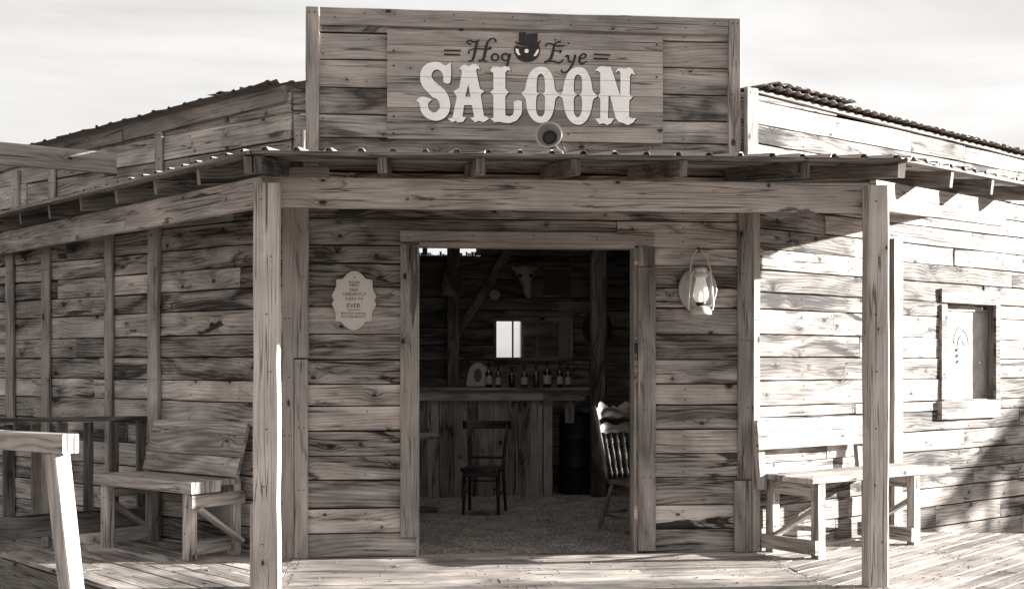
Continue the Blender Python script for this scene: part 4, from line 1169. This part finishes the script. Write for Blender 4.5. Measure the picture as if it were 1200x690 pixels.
mb = MB(); mb.poly([V((x * sc_, 0, .012 + z * sc_)) for x, z in cm(arch, 3)], V((0, -1, .0)), .02); mb.build('stand_board', M['paper'], pk)
mb = MB(); mb.poly([V(((1 + 4.6 * math.cos(a)) * sc_, -.0015, .012 + (13 + 8 * math.sin(a)) * sc_)) for a in [i * math.pi / 9 for i in range(18)]], V((0, -1, 0)), .0012); mb.build('oval_image', M['canvas'], pk)
mb = MB(); mb.board(V((-.11, -.03, 0)), X, .2, Y, .07, Z, .012, .002); mb.build('foot', M['ebony'], pk)

# mirror
MY = YB - .05
a = yp(578, 372, MY); b = yp(671, 423, MY)
wm, hm = b.x - a.x, a.z - b.z
mr = thing('bar_mirror', 'wide wooden framed mirror in four panes on the wall behind the bar', 'mirror', ((a.x + b.x) / 2, MY, b.z), R(-1.2))
mb = MB()
for z in (0, hm - .045): mb.board(V((-wm / 2, -.02, z)), X, wm, Z, .045, Y, .04, .004)
for x in (-wm / 2, wm / 2 - .04): mb.board(V((x, -.023, .046)), Z, hm - .092, X, .04, Y, .04, .004)
for q in (.235, .545, .80): mb.board(V((-wm / 2 + wm * q, -.015, .046)), Z, hm - .092, X, .02, Y, .03, .003)
mb.build('mirror_frame', M['bar'], mr)
qs = (.04, .235, .545, .80, .96)
for i, yaw in enumerate((-1.8, -.3, .0, 2.6)):
    x0 = -wm / 2 + wm * qs[i] + (.02 if i else .002); x1 = -wm / 2 + wm * qs[i + 1] - .001
    mb = MB(); e = V((math.cos(R(yaw)), math.sin(R(yaw)), 0)); cxm = V(((x0 + x1) / 2, .004, .046))
    mb.board(cxm - e * (x1 - x0) / 2, e, x1 - x0, Z, hm - .092, V((-e.y, e.x, 0)), .004, .0003); mb.build('mirror_glass' if i < 3 else 'cover_panel', M['mirror'] if i < 3 else M['panel'], mr)

# skull
sk0 = yp(615, 330, YB - .07)
sk = thing('steer_skull', 'pale steer skull hung above the bar mirror', 'skull', (sk0.x, YB - .02, sk0.z - .2))
mb = MB(); rings = [(.40, .03, .03, -.01), (.385, .10, .06, -.01), (.34, .125, .08, -.005), (.28, .105, .09, 0), (.22, .085, .085, .01), (.15, .06, .075, .025), (.08, .05, .065, .035), (.03, .045, .05, .04), (.0, .02, .02, .045)]
sd = mb.seed(); NS = 18
for (z, rx, ry, ox) in rings:
    for j in range(NS):
        th = 2 * math.pi * j / NS
        ind = 1 - .28 * math.exp(-((z - .27) / .035) ** 2) * max(0, -math.sin(th)) * abs(math.cos(th)) * 2
        mb.v.append(V((ox + rx * math.cos(th) * ind, -.06 + ry * math.sin(th) * ind, z))); mb.at.append(sd)
for i in range(len(rings) - 1):
    for j in range(NS):
        j2 = (j + 1) % NS; mb._face((i * NS + j, (i + 1) * NS + j, (i + 1) * NS + j2, i * NS + j2), [(0, 0)] * 4, 0, True)
mb.build('cranium', M['bone'], sk)
for sx in (-1, 1):
    mb = MB(); mb.lathe(V((sx * .062, -.115, .27)), V((sx * .6, -.8, .1)), [(0, .022), (.012, .02), (.014, .004)], 12); mb.build('eye_socket', M['drum'], sk)
    mb = MB(); mb.tube([V((sx * .09, -.05, .36)), V((sx * .14, -.05, .365)), V((sx * .165, -.06, .38))], [.025, .02, .008], 8); mb.build('horn', M['bone'], sk)
# pictures, plate, shelf board, horse collar
a = yp(637, 313, YB - .03); b = yp(669, 348, YB - .03)
pc = thing('wall_picture', 'square dim picture board on the back wall right of the skull', 'picture', ((a.x + b.x) / 2, YB - .03, b.z))
mb = MB(); mb.board(V((-(b.x - a.x) / 2, 0, 0)), X, b.x - a.x, Z, a.z - b.z, Y, .02, .004); mb.build('picture_board', M['canvas'], pc)
mb = MB()
for (x_, z_, lx_, lz_) in ((-.17, 0, .34, .02), (-.17, a.z - b.z - .02, .34, .02)): mb.board(V((x_, -.006, z_)), X, lx_, Z, lz_, Y, .008, .002)
mb.build('picture_frame', M['bar'], pc)
p = yp(580, 345, YB - .03)
mb = MB(); mb.lathe(V((p.x, YB - .005, p.z)), V((0, -1, 0)), [(0, .03), (.004, .055), (.012, .065), (.014, .06), (.008, .03)], 22)
tag(recenter(mb.build('wall_plate', M['bone']), (p.x, YB, p.z - .065)), 'small round pale plate on the back wall left of the skull', 'plate')
a = yp(655, 353, YB - .05); b = yp(694, 364, YB - .05)
mb = MB(); mb.board(V((a.x, YB - .04, b.z)), X, b.x - a.x, Z, a.z - b.z, Y, .035, .004, .002)
tag(recenter(mb.build('wall_plank', M['bar']), (a.x, YB - .04, b.z)), 'short pale plank nailed to the back wall above the mirror corner', 'plank')
p = yp(700, 383, YB - .08); 
mb = MB(); pts = [V((p.x + .15 * math.cos(t_), YB - .06, p.z + .20 * math.sin(t_))) for t_ in [math.pi * (.5 + 2 * i / 20) for i in range(21)]]
mb.tube(pts, [.022 + .014 * abs(math.sin(i / 20 * math.pi)) for i in range(21)], 10)
tag(recenter(mb.build('horse_collar', M['leather']), (p.x, YB - .06, p.z - .2)), 'dark leather horse collar hanging behind the inner post', 'horse collar')

# plain wooden chair
cb = gpt(567, 599)
ch = thing('wooden_chair', 'dark bentwood style chair standing before the bar', 'chair', (cb.x, cb.y + .03, -.015), R(-14))
m = M['ebony']; SW, SD, SH = .40, .39, .455
mb = MB(); mb.poly([V((x_, y_, SH)) for x_, y_ in cm([(-.20, -.19), (-.1, -.215), (.1, -.215), (.20, -.19), (.205, 0), (.18, .18), (.09, .195), (-.09, .195), (-.18, .18), (-.205, 0)], 3)], Z, .03); mb.build('seat', m, ch)
for sx in (-1, 1):
    mb = MB(); mb.lathe(V((sx * .175, -.165, 0)), V((-sx * .02, .03, 1)), [(0, .014), (.2, .019), (.43, .022)], 12); mb.build('leg', m, ch)
    mb = MB(); mb.tube([V((sx * .185, .24, 0)), V((sx * .178, .195, .2)), V((sx * .172, .175, .44)), V((sx * .185, .20, .65)), V((sx * .20, .245, .86))], [.015, .018, .019, .016, .013], 10); mb.build('back_post', m, ch)
    mb = MB(); mb.tube([V((sx * .178, -.15, .2)), V((sx * .178, .19, .2))], .009, 8); mb.build('stretcher', m, ch)
mb = MB(); 
cr = [(math.cos(R(a)), math.sin(R(a))) for a in range(0, 181, 12)]
pts = [V((.245 * math.cos(R(a_)), .225 + .05 * math.sin(R(a_)), .865)) for a_ in range(180, -1, -12)]
for q0, q1 in zip(pts[:-1], pts[1:]): mb.bar(q0, q1, .02, .082, Z, .004, ext=.004)
mb.build('crest_rail', m, ch)
mb = MB(); mb.tube([V((-.175, .185, .535)), V((0, .215, .535)), V((.175, .185, .535))], .013, 8); mb.build('back_rail', m, ch)
mb = MB(); mb.tube([V((-.175, -.15, .33)), V((.175, -.15, .33))], .009, 8); mb.build('stretcher', m, ch)
mb = MB(); mb.board(V((-.17, -.18, SH - .085)), X, .34, Z, .05, Y, .018, .003); mb.build('apron', m, ch)

# spindle back chair
sb = gpt(736, 611)
sp = thing('spindle_chair', 'glossy pressed back chair with turned spindles by the right door jamb', 'chair', (sb.x - .01, 1.44, -.015), R(24))
m = M['varnish']
mb = MB(); mb.poly([V((x_, y_, .45)) for x_, y_ in cm([(-.21, -.21), (0, -.235), (.21, -.21), (.22, 0), (.18, .20), (0, .215), (-.18, .20), (-.22, 0)], 3)], Z, .035); mb.build('seat', m, sp)
def turned(L, r): return [(0, r * .7), (L * .08, r * .8), (L * .12, r * 1.15), (L * .15, r * .75), (L * .18, r * 1.1), (L * .22, r * .75), (L * .5, r * 1.05), (L * .76, r * .8), (L * .80, r * 1.25), (L * .83, r * .8), (L * .86, r * 1.2), (L * .9, r * .8), (L, r * .75)]
for sx in (-1, 1):
    for sy in (-1, 1):
        a = V((sx * .235, .25 if sy > 0 else -.20, 0)); b = V((sx * .155, .15 * sy, .42)); L = (b - a).length
        mb = MB(); mb.lathe(a, b - a, turned(L, .021), 14); mb.build('leg', m, sp)
    a = V((sx * .19, .18, .45)); b = V((sx * .225, .33, 1.06)); L = (b - a).length
    mb = MB(); mb.lathe(a, b - a, turned(L, .021) + [(L * 1.02, .018), (L * 1.05, .02), (L * 1.07, .008)], 14); mb.build('back_post', m, sp)
    mb = MB(); mb.lathe(V((sx * .215, -.17, .13)), V((0, .38, .0)), [(0, .008), (.17, .015), (.36, .008)], 10); mb.build('stretcher', m, sp)
mb = MB(); mb.lathe(V((-.21, -.18, .19)), X, [(0, .008), (.1, .013), (.21, .017), (.32, .013), (.42, .008)], 10); mb.build('stretcher', m, sp)
mb = MB(); mb.lathe(V((-.22, .22, .15)), X, [(0, .008), (.22, .015), (.44, .008)], 10); mb.build('stretcher', m, sp)
def bk(x, z): return V((x, .18 + (z - .45) * .246 + .035 * (1 - (x / .22) ** 2), z))
bn = V((0, -1, .246)).normalized()
def curved_slat(top, bot):
    mb = MB(); sd = mb.seed(); n = 24; base = 0
    for i in range(n + 1):
        x = -.215 + .43 * i / n
        for (zf, off) in ((bot, 0), (top, 0), (top, .018), (bot, .018)):
            mb.v.append(bk(x, zf(x)) - bn * off); mb.at.append(sd)
    for i in range(n):
        for j in range(4):
            j2 = (j + 1) % 4; a = i * 4
            mb._face((a + j, a + 4 + j, a + 4 + j2, a + j2), [(.02 * i, 0), (.02 * i + .02, 0), (.02 * i + .02, .02), (.02 * i, .02)])
    mb._face((0, 1, 2, 3), [(0, 0)] * 4); mb._face((n * 4 + 3, n * 4 + 2, n * 4 + 1, n * 4), [(0, 0)] * 4)
    return mb
curved_slat(lambda x: 1.10 + .02 * math.cos(x * 44) - .25 * x * x + (.022 if abs(abs(x) - .12) < .05 else 0) - (.02 if abs(x) < .05 else 0), lambda x: .985 - .012 * math.cos(x * 30)).build('crest', m, sp)
curved_slat(lambda x: .935 - .016 * math.cos(x * 30), lambda x: .845 + .014 * abs(math.sin(x * 26))).build('back_slat', m, sp)
for i in range(5):
    x = -.14 + .07 * i; a = bk(x * .85, .45) - bn * .008; b = bk(x, .855) - bn * .008; L = (b - a).length
    mb = MB(); mb.lathe(a, b - a, turned(L, .0125), 12); mb.build('spindle', m, sp)

# round table at the left
te = yp(516, 508, 2.9)
tb = thing('round_table', 'round wooden table showing only its edge inside the doorway', 'table', (te.x - .44, 2.9, -.015))
mb = MB(); mb.lathe(V((0, 0, .745)), Z, [(0, .43), (.008, .44), (.03, .44), (.036, .43)], 40); mb.build('table_top', M['bar'], tb)
mb = MB(); mb.lathe(V((0, 0, .06)), Z, [(0, .06), (.1, .05), (.3, .045), (.6, .055), (.685, .09)], 18); mb.build('pedestal', M['ebony'], tb)
mb = MB()
for a in range(4):
    d = V((math.cos(R(90 * a + 8)), math.sin(R(90 * a + 8)), 0)); mb.bar(d * .02 + Z * .045 , d * .42 + Z * .03, .06, .05, Z, .006)
mb.build('pedestal_foot', M['ebony'], tb)

# ================================================================== ADDED SHADE SCREEN (unseen, off to the right, its gable outline shades the wing)
sun_az, sun_el = R(0.5), R(12.5)
SUN = V((math.cos(sun_el) * math.cos(sun_az), math.cos(sun_el) * math.sin(sun_az), math.sin(sun_el)))
hp1 = on_plane(1195, 484, RW.p0, RW.n); hp2 = on_plane(1092, 570, RW.p0, RW.n)
DS = 15.
q1 = hp1 + SUN * DS; q2 = hp2 + SUN * DS
sl_ = (q1.z - q2.z) / (q1.y - q2.y)
sh = thing('shade_screen', 'unseen plank screen with a tin gable top, added to shade the right wing', 'shade screen', (q1.x, q1.y, -.32))
ye = q2.y - .25; ze = q2.z - .25 * sl_
yr = ye + 3.0; zr = ze + 3.0 * sl_
xs0 = q1.x; dpt = .9
spots = []  # holes left in the added planks to throw sun spots on the wing wall
for (sx_, sy_, ry_, rz_) in ((1112, 604, .13, .16), (1126, 592, .07, .20), (1148, 588, .05, .13), (1171, 578, .07, .24)):
    hq = on_plane(sx_, sy_, RW.p0, RW.n) + SUN * DS; spots.append((hq.y, hq.z, ry_, rz_))
mb = MB(); y_ = ye + .2
while y_ < 2 * yr - ye - .2:
    zt_ = min(ze + (y_ + .07 - ye) * sl_, zr - abs(y_ + .07 - yr) * sl_) - .02
    segs = [(-.32, zt_)]
    for (hy, hz_, ry_, rz_) in spots:
        f = 1 - ((y_ + .035 - hy) / ry_) ** 2
        if f > 0:
            hh_ = rz_ * math.sqrt(f); ns = []
            for (p_, q_) in segs:
                if hz_ - hh_ > p_ and hz_ + hh_ < q_: ns += [(p_, hz_ - hh_), (hz_ + hh_, q_)]
                else: ns.append((p_, q_))
            segs = ns
    for (p_, q_) in segs:
        if q_ - p_ > .05: mb.board(V((xs0, y_, p_)), Z, q_ - p_, Y, .072, V((1, 0, 0)), .02, .002)
    y_ += .071
rel(mb, sh).build('wall', [M['siding']], sh)
mb = MB(); ribbed(mb, V((xs0 + dpt + .2, ye, ze)), V((xs0 - .2, ye, ze)), V((xs0 + dpt + .2, yr, zr)), V((xs0 - .2, yr, zr)))
ribbed(mb, V((xs0 - .2, 2 * yr - ye, ze)), V((xs0 + dpt + .2, 2 * yr - ye, ze)), V((xs0 - .2, yr, zr)), V((xs0 + dpt + .2, yr, zr)))
o = rel(mb, sh).build('roof', [M['rust']], sh); md = o.modifiers.new('thickness', 'SOLIDIFY'); md.thickness = .01

# ================================================================== LIGHT, SKY, CAMERA
wd = bpy.data.worlds.new('World'); SC.world = wd; wd.use_nodes = True
nt = wd.node_tree; bg = nt.nodes['Background']
def wn(t, **kw):
    n_ = nt.nodes.new(t)
    for k_, v_ in kw.items(): setattr(n_, k_, v_)
    return n_
sky = wn('ShaderNodeTexSky', sky_type='NISHITA'); sky.sun_disc = False; sky.sun_elevation = sun_el; sky.sun_rotation = R(90) - sun_az
sky.dust_density = 2.0; sky.ozone_density = .5
bw = wn('ShaderNodeRGBToBW'); nt.links.new(sky.outputs[0], bw.inputs[0])
tcw = wn('ShaderNodeTexCoord'); mp = wn('ShaderNodeMapping'); mp.inputs['Scale'].default_value = (1.0, 1.0, 5.5); mp.inputs['Location'].default_value = (.3, 0, .1)
nt.links.new(tcw.outputs['Generated'], mp.inputs[0])
nz = wn('ShaderNodeTexNoise'); nz.inputs['Scale'].default_value = 2.2; nz.inputs['Detail'].default_value = 6; nz.inputs['Roughness'].default_value = .55; nz.inputs['Distortion'].default_value = .5
nt.links.new(mp.outputs[0], nz.inputs['Vector'])
rp = wn('ShaderNodeMapRange'); rp.inputs[1].default_value = .38; rp.inputs[2].default_value = .66; rp.inputs[3].default_value = 0.; rp.inputs[4].default_value = 1.; nt.links.new(nz.outputs[0], rp.inputs[0])
mx = wn('ShaderNodeMix', data_type='RGBA'); nt.links.new(rp.outputs[0], mx.inputs[0])
CLOUD_HI, CLOUD_LO = 2.0, 1.35
mx.inputs[6].default_value = (CLOUD_LO, CLOUD_LO * .975, CLOUD_LO * .95, 1); mx.inputs[7].default_value = (CLOUD_HI, CLOUD_HI * .99, CLOUD_HI * .98, 1)
mx2 = wn('ShaderNodeMix', data_type='RGBA'); mx2.inputs[0].default_value = .85
nt.links.new(bw.outputs[0], mx2.inputs[6]); nt.links.new(mx.outputs[2], mx2.inputs[7])
nt.links.new(mx2.outputs[2], bg.inputs[0]); bg.inputs[1].default_value = .10

sl = bpy.data.lights.new('sun', 'SUN'); sl.energy = 5.0; sl.angle = R(.6); sl.color = (1, .965, .925)
so = bpy.data.objects.new('sun', sl); COL.objects.link(so)
so.rotation_euler = SUN.to_track_quat('Z', 'Y').to_euler(); so.location = (20, 2, 12)

cd = bpy.data.cameras.new('camera'); co = bpy.data.objects.new('camera', cd); COL.objects.link(co)
co.location = CAM; co.rotation_euler = (R(90), 0, -YAW)
cd.sensor_width = 36; cd.sensor_fit = 'HORIZONTAL'; cd.lens = FOC / 1200 * 36
cd.shift_y = (HOR - 345) / 1200; cd.clip_end = 2000; cd.clip_start = .05
SC.camera = co
SC.view_settings.view_transform = 'Standard'; SC.view_settings.look = 'None'
SC.view_settings.gamma = 1; SC.view_settings.use_curve_mapping = False
SC.view_settings.exposure = 2.35
SC.render.engine = 'CYCLES'
SC.cycles.max_bounces = 8; SC.cycles.diffuse_bounces = 5; SC.cycles.glossy_bounces = 4
SC.cycles.use_denoising = True
SC.cycles.sample_clamp_indirect = 6
